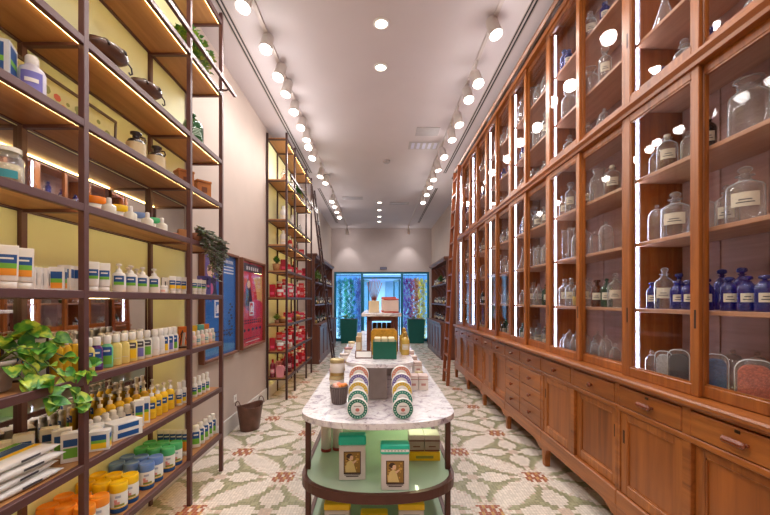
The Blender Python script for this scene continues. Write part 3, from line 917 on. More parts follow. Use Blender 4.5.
OIL = plain('golden_oil', (246, 204, 52), .12, coat=.6, var=.04)
OILP = plain('pale_oil', (234, 216, 130), .12, coat=.6, var=.04)
GEL = plain('aqua_green_gel', (120, 206, 150), .12, coat=.6)
PURP = plain('purple_bottle', (92, 50, 122), .15, coat=.6)
BLUSH = plain('blush_plastic', (230, 196, 186), .3)
FROST = plain('frosted_clear', (226, 224, 210), .15, coat=.5)
SHELFW = ['lowest shelf', 'second shelf', 'third shelf', 'eye-level shelf', 'fifth shelf', 'sixth shelf', 'seventh shelf', 'eighth shelf']
CNT = {}
def put(key, fn, desc, px, X, lev, rz=None, dy=0.0, sc=1.0, grp=None, z=None, where=None):
    """stand a product on the near left rack; its label counts the look-alikes along that shelf"""
    Y = PY(px, X) + dy
    if rz is None: rz = -math.atan2(X, Y)*.95
    CNT[(desc, lev)] = CNT.get((desc, lev), 0) + 1
    return (key, fn, desc, (X, Y, (LV[lev]+TOP+.0005) if z is None else z), rz, sc, lev, grp, where)
def commit(items, rackname='near left rack', grp='products on the near left rack'):
    seen = {}
    fns = {q[0]: q[1] for q in items if q[1]}
    for (key, fn, desc, loc, rz, sc, lev, g, where) in sorted(items, key=lambda q: (q[6], q[3][1])):
        k = (desc, lev); seen[k] = seen.get(k, 0)+1
        one = CNT[k] == 1
        if where: lab = desc + ', ' + where
        else: lab = desc + ('' if one else ', ' + ORD[seen[k]-1] + ' from camera') + ', ' + SHELFW[lev] + ', ' + rackname
        place(key, fn or fns[key], loc, rz, lab, group=g or grp, scale=sc)
I = []
FX, BX = -1.395, -1.50
# --- eye-level shelf
T_OR = ('tube_or', tube_fn(.165, .066, .04), 'large white tube with orange label')
I.append(put(*T_OR, 7, -1.40, 3)); I.append(put(*T_OR, 23, -1.42, 3))
I.append(put(*T_OR, 14, -1.50, 3))
B_PL = ('box_plain', box_fn(.036, .05, .092), 'slim plain white carton')
for px in (31, 37.5, 44): I.append(put(*B_PL, px, -1.42, 3, rz=.5))
I.append(put('box_or', box_fn(.054, .05, .10, st=[(.08,.32,ORANGEL),(.32,.5,GREENL),(.5,.8,BLUEL)]), 'white carton with orange and blue bands', 58, -1.40, 3, rz=.5))
I.append(put('box_tall', box_fn(.05, .05, .12, st=[(.5,.85,BLUEL)]), 'tall white carton with blue band', 66, -1.47, 3, rz=.4)); I.append(put('box_tall', None, 'tall white carton with blue band', 76, -1.47, 3, rz=.4))
T_GR = ('tube_gr', tube_fn(.145, .05, .036, st=[(.42,.52,GREENL),(.52,.74,BLUEL)]), 'white tube with blue and green label')
I.append(put(*T_GR, 93, FX, 3)); I.append(put(*T_GR, 104.5, FX, 3)); I.append(put(*T_GR, 102, -1.49, 3))
PW = ('pump_white', pump_fn(.155, .032, st=[(.35,.5,GREENL),(.5,.8,BLUEL)]), 'white pump bottle with blue label')
for px in (119, 131, 142.5, 154): I.append(put(*PW, px, FX, 3))
for px in (128, 137): I.append(put(*PW, px, -1.50, 3))
I.append(put('box_plain', None, 'slim plain white carton', 165, -1.46, 3, rz=.6, sc=1.2))
I.append(put('jar_w', jar_fn(.05, .026, lid=WHITEP), 'small white lidded jar', 163, FX+.01, 3))
T_YE = ('tube_ye', tube_fn(.12, .042, .032, st=[(.3,.5,YELL),(.5,.75,BLUEL)]), 'small white tube with yellow label')
for px in (172.5, 178, 183.5): I.append(put(*T_YE, px, FX, 3))
for px in (194.5, 199, 203.5): I.append(put(*T_GR, px, FX, 3, sc=.8))
# --- third shelf: row of bottles
def bcol(key, body, st, desc, h=.165, r=.027): return (key, capb_fn(h, r, body, st, caph=.24, capr=.66), desc)
row = [(88, bcol('cb_or', OILP, [(.2,.6,ORANGEL),(.6,.75,BLUEL)], 'pale oil bottle with orange label')),
       (96.5, bcol('cb_pu', PURP, [(.15,.5,VIOL),(.5,.85,BLUEL)], 'purple bottle with violet and blue label')),
       (107, bcol('cb_gr', GEL, [(.15,.5,GREENL),(.5,.85,BLUEL)], 'aqua green bottle with white cap')),
       (116, bcol('cb_pl', OILP, [(.3,.32,CREAMP)], 'plain pale yellow oil bottle')), (124, bcol('cb_pl', OILP, [(.3,.32,CREAMP)], 'plain pale yellow oil bottle')),
       (132, bcol('cb_ye', OILP, [(.15,.55,YELL),(.6,.85,INK)], 'pale oil bottle with yellow label')),
       (139.5, bcol('cb_vi', FROST, [(.15,.55,VIOL),(.6,.85,INK)], 'clear bottle with violet label')),
       (147, bcol('cb_cg', FROST, [(.15,.55,GREENL),(.6,.85,INK)], 'clear bottle with green label')),
       (154.5, bcol('cb_w', WHITEP, [(.3,.32,CREAMP)], 'plain white bottle')), (160, bcol('cb_w', WHITEP, [(.3,.32,CREAMP)], 'plain white bottle')),
       (164.5, bcol('cb_wy', WHITEP, [(.15,.5,YELL),(.5,.85,BLUEL)], 'white bottle with yellow and blue label')),
       (169.5, bcol('cb_wv', WHITEP, [(.15,.5,VIOL),(.5,.85,BLUEL)], 'white bottle with violet and blue label')),
       (174, bcol('cb_wg', WHITEP, [(.15,.5,GREENL),(.5,.85,BLUEL)], 'white bottle with green and blue label'))]
for px, (k, f, d) in row: I.append(put(k, f, d, px, FX, 2))
for px in (101, 109, 117, 125, 133, 140): I.append(put('cb_pl', None, 'plain pale yellow oil bottle', px, -1.50, 2))
PG = ('pump_gold', pump_fn(.20, .028, OIL), 'golden pump bottle')
PGP = ('pump_goldp', pump_fn(.20, .0225, OIL, st=[(.2,.21,OIL),(.5,.505,OIL)]), 'golden oil pump bottle without label')
for px, X in ((57, -1.46), (66, -1.46), (75, -1.46), (52, -1.55), (61.5, -1.55), (70, -1.55)): I.append(put(*PGP, px, X, 2))
SP = [('sp_bl', spray_fn(.11, .021, BLUSH, [(.3,.6,CREAMP)]), 'small blush bottle'), ('sp_fr', spray_fn(.11, .021, FROST, [(.3,.6,plain('aqua_print', (120,180,190)))]), 'small clear bottle with aqua label')]
for i, px in enumerate((193.5, 198, 202, 206, 209.5, 212.5)): I.append(put(*SP[i % 2], px, FX, 2, sc=1.0))
I.append(put('box_orange', box_fn(.05, .04, .14, plain('orange_card', (232, 128, 50)), text=False), 'orange card box', 183.5, -1.52, 2, rz=.7, sc=(1.5,1,1)))
for px, k, c, d in ((196, 'bx_y', (240,206,60), 'yellow card box'), (203, 'bx_t', (100,186,190), 'teal card box'), (208, 'bx_o', (232,140,60), 'amber card box')):
    I.append(put(k, box_fn(.06, .03, .14, plain(k+'_card', c), text=False), d, px-3, -1.50, 2, rz=.6))
# --- second shelf
for i, px in enumerate((89, 97, 105.5, 113, 120, 127, 133)):
    I.append(put('ts_w', capb_fn(.125, .027, WHITEP, [(.2,.42,GREENL),(.42,.7,BLUEL)], oval=.6, caph=.2), 'white capped bottle with blue and green label', px, -1.475, 1))
for px in (139, 145): I.append(put('box_y', box_fn(.05, .05, .15, st=[(.1,.45,YELL),(.45,.55,GREENL),(.55,.8,BLUEL)]), 'upright white and yellow carton', px, FX-.01, 1, rz=.6))
for px in (151.5, 157.5, 163.5, 170): I.append(put(*PG, px, -1.41, 1))
for px in (100, 110, 119, 127.5, 136, 144, 152): I.append(put(*PG, px, -1.545, 1))
for px in (179, 183.5): I.append(put('sp_y', spray_fn(.16, .022, WHITEP, [(.15,.4,YELL),(.4,.65,BLUEL)]), 'white spray with yellow and blue label', px, FX, 1))
for px in (194.5, 199, 203, 207): I.append(put('sp_g', spray_fn(.15, .021), 'white spray with green and blue label', px, FX, 1))
I.append(put('box_s', box_fn(.085, .055, .095, st=[(.12,.4,YELL),(.4,.55,GREENL),(.55,.82,BLUEL)]), 'small white carton with colourful square', 100, -1.375, 1, rz=.45))
I.append(put('box_s', None, 'small white carton with colourful square', 93, -1.44, 1, rz=.5, sc=1.15, dy=-.01))
BF = ('box_f', box_fn(.15, .10, .042, st=[(.2,.8,BLUEL)]), 'flat white carton with blue band')
I.append(put(*BF, 123, -1.385, 1, rz=1.1)); 
I.append(put('box_f', None, 'flat white carton on top of another', 123, -1.385, 1, rz=1.13, z=LV[1]+TOP+.0435))
BG = ('box_g', box_fn(.07, .05, .13, st=[(.15,.5,GREENL),(.55,.8,BLUEL)]), 'white carton with green square')
for px, X, r in ((71, -1.41, .6), (62, -1.487, .6), (50, -1.563, .6)): I.append(put(*BG, px, X, 1, rz=r))
for px, X, k, st, d in ((24, -1.555, 'bw1', [(.1,.5,ORANGEL),(.55,.8,BLUEL)], 'white carton with orange print'), (0, -1.56, 'bw2', [(.1,.5,GREENL),(.55,.8,YELL)], 'white carton with yellow print')):
    I.append(put(k, box_fn(.07, .05, .15, st=st), d, px, X, 1, rz=.7))
# --- lowest shelf: canisters
for col, rgb, ys in (('orange', (246,132,32), (1.765,1.857)), ('yellow', (250,204,20), (1.995,2.087)), ('blue', (104,140,206), (2.235,2.327)), ('green', (84,190,122), (2.465,2.557))):
    lm = plain(col+'_lid', rgb, .35)
    k = 0
    for y in ys:
        for x in (-1.395, -1.485, -1.572):
            k += 1
            d = 'white wipes canister with %s lid' % col
            CNT[(d, 0)] = 6
            side = {-1.395: 'front', -1.485: 'middle', -1.572: 'back'}[x]
            I.append(('can_'+col, can_fn(lm), d, (x, y, LV[0]+TOP+.0005), .55, 1.0, 0, None, '%s row, %s of pair, lowest shelf' % (side, 'nearer' if y == ys[0] else 'farther')))
for X in (-1.40, -1.445, -1.49, -1.535, -1.58):
    I.append(put('tube_o2', tube_fn(.16, .044, .034, st=[(.2,.55,ORANGEL),(.55,.62,GREENL),(.62,.84,BLUEL)]), 'standing white tube with orange lower half', 378+F*X/2.70, X, 0, rz=.25, sc=1.15))
for px, X in ((196, FX), (200.5, FX), (205, FX), (209, FX), (212.5, FX)): I.append(put('bt_g', capb_fn(.17, .032, WHITEP, [(.2,.5,GREENL),(.5,.85,BLUEL)], oval=.6, caph=.16), 'flat white bottle with green label', px, X, 0))
# --- fifth shelf: jars and perfumes
PERF = ('perf', capb_fn(.095, .032, FROST, [(.2,.22,CREAMP)], oval=.7, caph=.34, capr=.36), 'square frosted perfume bottle')
for px in (109, 129.5, 143, 156.5, 167): pass
for lid, rgb, px in (('orange',(246,140,30),95.5), ('yellow',(246,206,30),119), ('blue',(120,150,206),139.5), ('green',(80,200,130),154)):
    I.append(put('jar_'+lid, jar_fn(.085, .040, lid=plain(lid+'_jar_lid', rgb, .3)), 'white jar with %s lid' % lid, px, -1.50, 4, sc=1.3))
for px in (109, 130.5, 147.5, 162): I.append(put('perf', PERF[1], PERF[2], px, FX+.005, 4))
I.append(put('salmon', box_fn(.09, .05, .055, plain('salmon_card', (226,150,112)), text=False), 'salmon pink carton', 172, -1.50, 4, rz=.7)); I.append(put('tan', box_fn(.07, .05, .085, plain('tan_card', (196,140,90)), text=False), 'tan carton', 183, -1.44, 4, rz=.7))
# --- sixth shelf
def ebottle():
    r, h = .042, .135
    b = MB().lathe([(0,0),(r*.9,0),(r,.01),(r,.075),(r*.8,.092),(r*.4,.10),(r*.36,.118),(r*.62,.122),(r*.62,.130),(0,.132)], seg=20)
    l = MB(); Loft([(r,r,0),(r,r,.2)]).patch(l, .006, .074, PI, seg=24)
    k = MB().tube([(r*.4,0,.112),(r*.9,0,.112),(r*1.0,0,.095),(r*.85,0,.085)], .004, seg=6)
    return mk('ceramic_bottle', 'bottle', [('bottle_body', b, plain('black_ceramic', (46, 40, 40), .2)), ('label', l, plain('kraft_label', (200, 180, 140))), ('handle', k, plain('black_ceramic', (46,40,40)))])
for px in (136, 156.5): I.append(put('ebot', ebottle, 'dark bottle wrapped in a kraft label', px, FX, 5, sc=1.15))
def wbox():
    b = MB().bbox(-.05, .05, -.04, .04, 0, .10, .003)
    l = MB().bbox(-.053, .053, -.043, .043, .1005, .118, .003)
    m = MB(); m.quad([(-.02,-.0407,.03),(.02,-.0407,.03),(.02,-.0407,.07),(-.02,-.0407,.07)])
    return mk('wooden_box', 'box', [('box_body', b, plain('tan_wood', (176, 106, 44), .5, var=.15)), ('lid', l, plain('tan_wood', (176,106,44))), ('mark', m, plain('dark_brand', (110,60,26)))])
I.append(put('wbox', wbox, 'small lidded tan wooden box', 184, -1.42, 5, rz=.85, sc=1.1)); I.append(put('wbox', wbox, 'small lidded tan wooden box', 202, -1.40, 5, rz=.85, sc=1.1))
I.append(put('bx_pat', box_fn(.13, .10, .20, plain('pale_blue_card', (206, 216, 226)), st=[(.05,.25,ORANGEL),(.25,.5,BLUEL),(.5,.62,GREENL),(.62,.92,BLUEL)]), 'tall patterned blue and green carton', -6, -1.46, 5, rz=.5, sc=.85))
I.append(put('lot', capb_fn(.14, .036, plain('lilac_plastic', (206, 202, 216), .3), [(.15,.75,VIOL)], caph=.22, capr=.5), 'lilac lotion bottle with white cap', 32, -1.40, 5, sc=1.22))
# glass jar at the far left
def cottonjar():
    r = .055
    return mk('storage_jar', 'jar', [('jar_body', MB().lathe([(0,0),(r*.95,0),(r,.008),(r,.10),(r*.8,.115),(r*.8,.125)], seg=22), G_CLEAR), ('lid', MB().lathe([(r*.9,.122),(r*.9,.14),(0,.145)], seg=22), FROST),
               ('contents', MB().lathe([(0,.006),(r*.9,.008),(r*.9,.075),(0,.08)], seg=18), plain('cotton_mix', (220,206,170), .9, var=.25, scale=90)), ('label', wrap_label(r*1.02, .02, .05, .7), plain('teal_print', (60,150,160)))])
I.append(put('cotjar', cottonjar, 'clear storage jar of cotton with teal label', 5, -1.41, 4))
commit(I)

# --- paper packs piled on the second shelf
def pack():
    m = MB(); w, d, h = .15, .10, .03
    n = 9; rings = []
    for i in range(n):
        t = i/(n-1); x = -w+2*w*t
        hh = h*(max(0, 1-abs(2*t-1)**5))*.5+.0015
        ring = []
        for k in range(12):
            a = 2*PI*k/12; c_, s_ = cos(a), sin(a)
            ring.append(len(m.v)); m.v.append((x, d*math.copysign(abs(c_)**.5, c_), h/2+hh*math.copysign(abs(s_)**.6, s_)))
        rings.append(ring)
    m.face(rings[0][::-1]); m.face(rings[-1])
    for A, B in zip(rings, rings[1:]):
        for k in range(12): m.face([A[k], A[(k+1)%12], B[(k+1)%12], B[k]], 0, True)
    l = MB()
    for i, (a, b) in enumerate(((-.5,-.25),(-.22,.3),(.33,.6))):
        l.quad([(-w*.72, a*d, h+.0022), (w*.72, a*d, h+.0022), (w*.72, b*d, h+.0022), (-w*.72, b*d, h+.0022)], i)
    l.quad([(-.03, -d-.0012, h*.35), (.05, -d-.0012, h*.35), (.05, -d-.0012, h*.65), (-.03, -d-.0012, h*.65)], 3)
    return mk('wipes_pack', 'pack', [('pouch', m, plain('white_pouch', (232,230,228), .3)), ('print', l, [YELL, BLUEL, GREENL, INK])])
for i, (dx, dy, r) in enumerate(((0,0,1.52),(-.008,-.012,1.60),(.004,.004,1.50),(-.006,-.004,1.56))):
    pos = ['lowest in the pile of four', 'second from the bottom of the pile', 'second from the top of the pile', 'topmost of the pile'][i]
    place('pack', pack, (-1.455+dx, 1.45+dy, LV[1]+TOP+.001+i*.0345), r, 'white soft wipes pack, %s, second shelf, near rack' % pos, group='white wipes packs')

# --- antique scales on the seventh shelf
def scale_pan():
    dk = plain('aged_leather', (84, 54, 40), .35, coat=.3, var=.2, scale=30); bl = plain('black_iron', (46,40,40), .4, .4)
    body = MB()
    Loft([(.02,.016,.072),(.075,.05,.082),(.105,.068,.105),(.11,.072,.125),(.10,.066,.142),(.06,.04,.155),(.01,.01,.158)]).mesh(body, seg=22)
    st = MB().bbox(-.045, .045, -.035, .035, 0, .012, .003); st.bbox(-.012, .012, -.012, .012, .012, .075, .003)
    st.bbox(-.06, -.04, -.012, .012, .0121, .06, .003); st.bbox(.04, .06, -.012, .012, .0121, .06, .003)
    strap = MB()
    for x in (-.04, .05):
        pts = [(x, .073*cos(a)*.98, .115+.043*sin(a)) for a in [PI*k/10 for k in range(11)]]
        strap.tube(pts, .006, seg=6)
    hook = MB().tube([(.115,0,.125),(.135,0,.11),(.14,0,.08),(.128,0,.07),(.12,0,.08)], .0045, seg=6)
    return mk('antique_pharmacy_press', 'antique press', [('barrel', body, dk), ('stand', st, bl), ('strap', strap, bl), ('hook', hook, bl)])
place('press', scale_pan, (-1.42, PY(107, -1.42), LV[6]+TOP), 1.25, 'larger brown and black antique press on seventh shelf, nearer one', group='antique presses', scale=1.0)
place('press', scale_pan, (-1.42, PY(146, -1.42), LV[6]+TOP), 1.2, 'smaller brown and black antique press beside the rear post', group='antique presses', scale=.92)
def demijohn():
    r, h = .075, .25
    return mk('green_demijohn', 'bottle', [('body', MB().lathe([(0,0),(r*.9,0),(r,.012),(r,h*.62),(r*.86,h*.76),(r*.45,h*.86),(r*.24,h*.9),(r*.22,h*.97),(r*.32,h*.975),(r*.32,h)], seg=24), G_GREEN),
             ('stopper', MB().lathe([(0,h*.95),(r*.2,h*.95),(r*.24,h*1.03),(0,h*1.06)], seg=14), G_GREEN), ('lettering', writing(r*1.01, h*.3, 5, .5), plain('pale_lettering', (206,222,206)))])
place('demi', demijohn, (-1.435, PY(193, -1.435), LV[6]+TOP), .8, 'large green glass bottle with pale lettering on seventh shelf')

# --- picture leaning at the back of the sixth shelf
t = thing('framed_picture', 'wide framed landscape picture leaning behind the sixth shelf, near left rack', 'picture', (-1.588, 1.45, LV[5]+TOP))
t.rotation_euler = (0, .04, 0)
f = MB()
w, h = .78, .26
for b in ((0,.012,0,w,0,.016),(0,.012,0,w,h-.016,h),(0,.012,0,.016,.016,h-.016),(0,.012,w-.016,w,.016,h-.016)): f.bbox(*b, .002)
f.build('frame', plain('frame_dark', (72, 46, 36), .4), t)
p = MB(); p.box(.002, .006, .014, w-.014, .014, h-.014)
rr = random.Random(3)
po = p.build('picture', plain('picture_sky', (206, 206, 150)), t)
q = MB()
for k in range(90):
    y = rr.uniform(.03, w-.05); z = .05+abs(rr.gauss(0, .06)); s_ = rr.uniform(.012, .03)
    z = min(z, h-.07)
    q.quad([(.0066+k*1e-5, y+s_*cos(a), z+s_*.8*sin(a)) for a in [2*PI*i/7 for i in range(7)]], rr.choice((0,0,1,2)))
q.build('flowers', [plain('pic_green', (130,140,60)), plain('pic_orange', (230,140,50)), plain('pic_red', (200,80,40))], po)
# picture frame on the third shelf behind the plant
t = thing('framed_card', 'small dark-framed card with blue print standing behind the trailing plant', 'picture', (-1.50, 1.58, LV[2]+TOP+.0005), 0.75)
t.rotation_euler = (-.12, 0, .75)
f = MB()
w, h = .15, .19
for b in ((-w/2,w/2,-.006,.006,0,.01),(-w/2,w/2,-.006,.006,h-.01,h),(-w/2,-w/2+.01,-.006,.006,.01,h-.01),(w/2-.01,w/2,-.006,.006,.01,h-.01)): f.bbox(*b, .002)
f.build('frame', plain('frame_dark', (72,46,36)), t)
p = MB().box(-w/2+.008, w/2-.008, -.002, .003, .008, h-.008).build('card', plain('card_white', (226,228,234)), t)
q = MB()
for k in range(26):
    x = rr.uniform(-w/2+.03, w/2-.03); z = rr.uniform(.025, h*.55); s_ = rr.uniform(.006,.016)
    q.quad([(x+s_*cos(a), -.0026-k*1e-5, z+s_*sin(a)) for a in [2*PI*i/6 for i in range(6)]], rr.choice((0,0,1,2)))
q.build('print', [BLUEL, plain('pic_sky', (120,180,220)), plain('pic_orange', (230,140,50))], p)
# triangular easel
t = thing('easel_stand', 'small dark wire easel with a leaning white card on the third shelf', 'easel', (-1.43, PY(182, -1.43), LV[2]+TOP+.0005), .8)
e_ = MB(); e_.tube([(-.05,0,.004),(0,-.008,.125),(.05,0,.004),(-.05,0,.004)], .0045, seg=6); e_.tube([(0,-.008,.12),(0,.05,.004)], .004, seg=6); e_.bbox(-.055,.055,-.03,-.006,0,.01,.002)
e_.build('wire_frame', plain('black_iron', (46,40,40)), t)
MB().bar((0,-.020,.014),(.012,-.014,.11), .022, .003).build('card', WHITEP, t)
# illustrated card on the eye-level shelf at the rack's end
t = thing('display_card', 'illustrated blue and violet display card at the end of eye-level shelf', 'display card', (-1.40, 2.985, LV[3]+TOP+.0005), .62)
MB().bbox(-.05, .05, -.003, .003, 0, .15, .001).build('card', plain('card_blue', (92, 88, 168)), t)
q = MB()
for k in range(22):
    x = rr.uniform(-.034,.034); z = rr.uniform(.02,.13); s_ = rr.uniform(.005,.013)
    q.quad([(x+s_*cos(a), -.0036-k*1e-5, z+s_*sin(a)) for a in [2*PI*i/6 for i in range(6)]], rr.choice((0,1,2)))
q.build('print', [plain('pic_pink', (216,120,170)), plain('pic_sky', (120,180,220)), plain('pic_night', (50,50,110))], t)

# ------------------------------------------------------------------ plants
def leaf_mat(name, a, b, scale=60):
    m, nt, out = new_mat(name)
    tc = N(nt, 'ShaderNodeTexCoord'); no = N(nt, 'ShaderNodeTexNoise', inp={'Scale': scale, 'Detail': 3.0})
    r = ramp(nt, [(.42, srgb(*a)), (.62, srgb(*b))])
    bs = N(nt, 'ShaderNodeBsdfPrincipled', inp={'Roughness': .4})
    nt.links.new(tc.outputs['Object'], no.inputs['Vector']); nt.links.new(no.outputs['Fac'], r.inputs[0])
    nt.links.new(r.outputs[0], bs.inputs['Base Color']); nt.links.new(bs.outputs[0], out.inputs[0])
    return m
LEAF_P = leaf_mat('pothos_leaf', (70, 140, 40), (190, 208, 70), 30); LEAF_P2 = leaf_mat('pothos_leaf_dark', (52, 120, 46), (110, 170, 60), 30)
LEAF_G = leaf_mat('fern_leaf', (112, 156, 56), (190, 204, 84)); LEAF_S = leaf_mat('succulent_leaf', (104, 122, 104), (176, 176, 160)); LEAF_SR = leaf_mat('succulent_tip', (120, 84, 90), (150, 140, 130))
LEAF_D = leaf_mat('dark_leaf', (40, 84, 44), (70, 120, 58)); STEM = plain('stem_green', (96, 112, 56), .6)
def heart(mb, M, L, m):
    """heart-shaped leaf, folded along its midrib, tip drooping"""
    out = [(0,0),(-.22,-.10),(-.42,.02),(-.48,.25),(-.38,.55),(-.18,.82),(0,1.0)]
    n = len(out); b = len(mb.v)
    mid = [(0,y) for (_, y) in out]
    def P(x, y): return M @ Vector((x*L, y*L, (abs(x)*.35 - y*y*.28)*L))
    for (x, y) in out: mb.v.append(tuple(P(x, y)))
    for (x, y) in out: mb.v.append(tuple(P(-x, y)))
    for (x, y) in out: mb.v.append(tuple(P(0, max(0, y))))
    for i in range(n-1):
        mb.face([b+i, b+i+1, b+2*n+i+1, b+2*n+i], m, True)
        mb.face([b+n+i+1, b+n+i, b+2*n+i, b+2*n+i+1], m, True)
def orient(p, d, up, roll=0):
    d = Vector(d).normalized(); z = Vector(up); z = (z - d*z.dot(d))
    if z.length < 1e-3: z = Vector((1,0,0)) - d*d.x
    z.normalize(); x = d.cross(z)
    M = Matrix((x, d, z)).transposed().to_4x4(); M.translation = Vector(p)
    return M @ Matrix.Rotation(roll, 4, 'Y')
pl = thing('trailing_pothos', 'trailing variegated green pothos in a grey pot at left edge, third shelf', 'plant', (-1.455, 1.395, LV[2]+TOP+.0005))
pot = MB().lathe([(0,0),(.045,0),(.055,.01),(.066,.10),(.07,.10),(.07,.118),(.06,.118),(.058,.10),(0,.10)], seg=22)
pot.build('pot', plain('grey_pot', (168, 158, 150), .6), pl)
MB().lathe([(.058,.1005),(0,.106)], seg=16).build('soil', plain('soil', (70,52,40), .9, var=.3, scale=60), pl)
fo = MB(); stm = MB(); rp = random.Random(21)
vines = [[(0,0,.10),(.03,.05,.16),(.09,.10,.12),(.125,.16,.03),(.135,.22,-.06),(.13,.24,-.12)],
         [(0,0,.10),(.04,.03,.15),(.11,.06,.08),(.13,.09,-.01),(.13,.11,-.06)],
         [(0,0,.10),(.02,.10,.17),(.06,.18,.13),(.10,.26,.08),(.11,.33,.05)],
         [(0,0,.10),(.0,.04,.19),(.02,.10,.24),(.03,.15,.22)], [(0,0,.10),(-.03,.07,.17),(-.01,.12,.21)], [(0,0,.10),(.05,.06,.16),(.1,.09,.15)],
         [(0,0,.10),(.05,.10,.13),(.11,.16,.05),(.125,.27,.02)], [(0,0,.10),(.06,.0,.12),(.10,.03,.03)], [(0,0,.10),(.02,.16,.14),(.05,.22,.18)]]
for v in vines:
    stm.tube(v, .003, seg=5)
    pts = [Vector(p) for p in v]
    for a, b in zip(pts[1:], pts[2:] + [pts[-1] + (pts[-1]-pts[-2])*.3]):
        for s_ in range(3):
            p = a.lerp(b, rp.random())
            d = Vector((rp.uniform(.1,.9), rp.uniform(-.7,.7), rp.uniform(-.75,.35)))
            heart(fo, orient(p, d, (rp.uniform(.2,.9), rp.uniform(-.8,-.1), rp.uniform(.2,.9)), rp.uniform(-.4,.4)), rp.uniform(.042,.066), rp.choice((0,0,1)))
fo.build('foliage', [LEAF_P, LEAF_P2], pl); stm.build('stems', STEM, pl)

def sprig(mb, base, tip, n, L, W, mats, rnd, m=(0,)):
    base, tip = Vector(base), Vector(tip)
    for i in range(n):
        t = (i+.6)/n
        p = base.lerp(tip, t); p.z -= .25*t*t*(tip-base).length*.4
        a = i*2.4
        d = (tip-base).normalized()*.5 + Vector((cos(a), sin(a), rnd.uniform(-.2,.6)))
        M = orient(p, d, (rnd.uniform(-.3,.3), rnd.uniform(-.3,.3), 1))
        b = len(mb.v)
        for (x, y, z) in ((0,0,0),(-W,L*.4,.12*L),(0,L*.5,0),(W,L*.4,.12*L),(0,L,-.15*L)): mb.v.append(tuple(M @ Vector((x,y,z))))
        mm = rnd.choice(m)
        mb.face([b,b+1,b+2], mm, True); mb.face([b,b+2,b+3], mm, True); mb.face([b+1,b+4,b+2], mm, True); mb.face([b+2,b+4,b+3], mm, True)
def bush(nm, label, loc, mats, spread, n, lf, W, pot=None, droop=0, seed=1, cat='plant', potm=None, m=(0,1), hgt=.12, group=None):
    rnd = random.Random(seed)
    t = thing(nm, label, cat, loc, group=group)
    f = MB(); s = MB()
    z0 = pot[1] if pot else 0.02
    if pot:
        r, h = pot
        MB().lathe([(0,0),(r*.75,0),(r*.8,.004),(r,h),(r*.9,h),(r*.86,h*.9),(0,h*.9)], seg=16).build('pot', potm, t)
    for i in range(n):
        a = rnd.uniform(0, 2*PI); q = rnd.random()**.6
        dz = hgt*(1.1-q*.7) - droop*q*rnd.random()
        tip = (spread[0]*q*cos(a), spread[1]*q*sin(a), z0+max(dz, -9))
        s.tube([(0,0,z0-.01), (tip[0]*.5, tip[1]*.5, z0+abs(dz)*.6), tip], .002, seg=4, caps=False)
        sprig(f, (tip[0]*.3, tip[1]*.3, z0+abs(dz)*.3), tip, lf, .04 if W > .006 else .03, W, mats, rnd, m)
    f.build('foliage', mats, t); s.build('stems', STEM, t)
    return t
bush('leafy_plant', 'bushy yellow-green plant on the eighth shelf behind the ladder rail', (-1.43, 2.86, LV[7]+TOP+.0005), [LEAF_G, LEAF_P2], (.14,.30), 90, 9, .018, (.05,.07), .10, 4, potm=plain('grey_pot', (168,158,150)), hgt=.27)
# small leaf trailing at the very top
t = thing('trailing_sprig', 'small green leafy sprig hanging near the top left, near rack', 'plant', (-1.50, 1.84, LV[6]+.44))
f = MB(); s = MB().tube([(0,0,.13),(.005,.0,.05),(0,0,0)], .003, seg=5)
for k in range(4): heart(f, orient((0,0,.02+.02*k), (cos(k*1.6)*.6, sin(k*1.6)*.6-.3, -.5), (.5,-.5,.6)), .05, k % 2)
f.build('foliage', [LEAF_P, LEAF_P2], t); s.build('stem', STEM, t)
# hanging succulent garland at the rack's end
t = thing('hanging_succulent', 'dusky green and mauve succulent spilling from a pot at the rack end', 'plant', (-1.37, 2.83, LV[4]+TOP+.0005))
MB().lathe([(0,0),(.05,0),(.06,.07),(.055,.07),(.05,.06),(0,.06)], seg=18).build('pot', plain('terracotta', (150,100,76), .7), t)
f = MB(); s = MB(); rnd = random.Random(9)
for i in range(70):
    yy = rnd.uniform(-.10,.30); ln = max(.02, .36*(1-abs(yy-.12)/.26))*rnd.uniform(.4,1)
    p0 = Vector((rnd.uniform(-.03,.03), yy*.4, .08+rnd.uniform(0,.05))); p1 = Vector((.07+rnd.uniform(0,.03), yy*.9, .05)); p2 = Vector((.075+rnd.uniform(-.01,.03), yy, .04-ln))
    s.tube([p0,p1,p2], .002, seg=4, caps=False)
    for (a, b, n) in ((p0,p1,6),(p1,p2,int(6+ln*36))):
        for k in range(n):
            p = a.lerp(b, (k+.5)/n); an = k*2.4
            M = orient(p, (cos(an)+.2, sin(an), -.3), (0.2,-.2,1)); L = rnd.uniform(.028,.048); W = .011
            q = len(f.v)
            for (x,y,z) in ((0,0,0),(-W,L*.5,.004),(0,L*.5,-.006),(W,L*.5,.004),(0,L,0)): f.v.append(tuple(M @ Vector((x,y,z))))
            mm = rnd.choice((0,0,1))
            f.face([q,q+1,q+2],mm,True); f.face([q,q+2,q+3],mm,True); f.face([q+1,q+4,q+2],mm,True); f.face([q+2,q+4,q+3],mm,True)
f.build('foliage', [LEAF_S, LEAF_SR], t); s.build('stems', STEM, t)

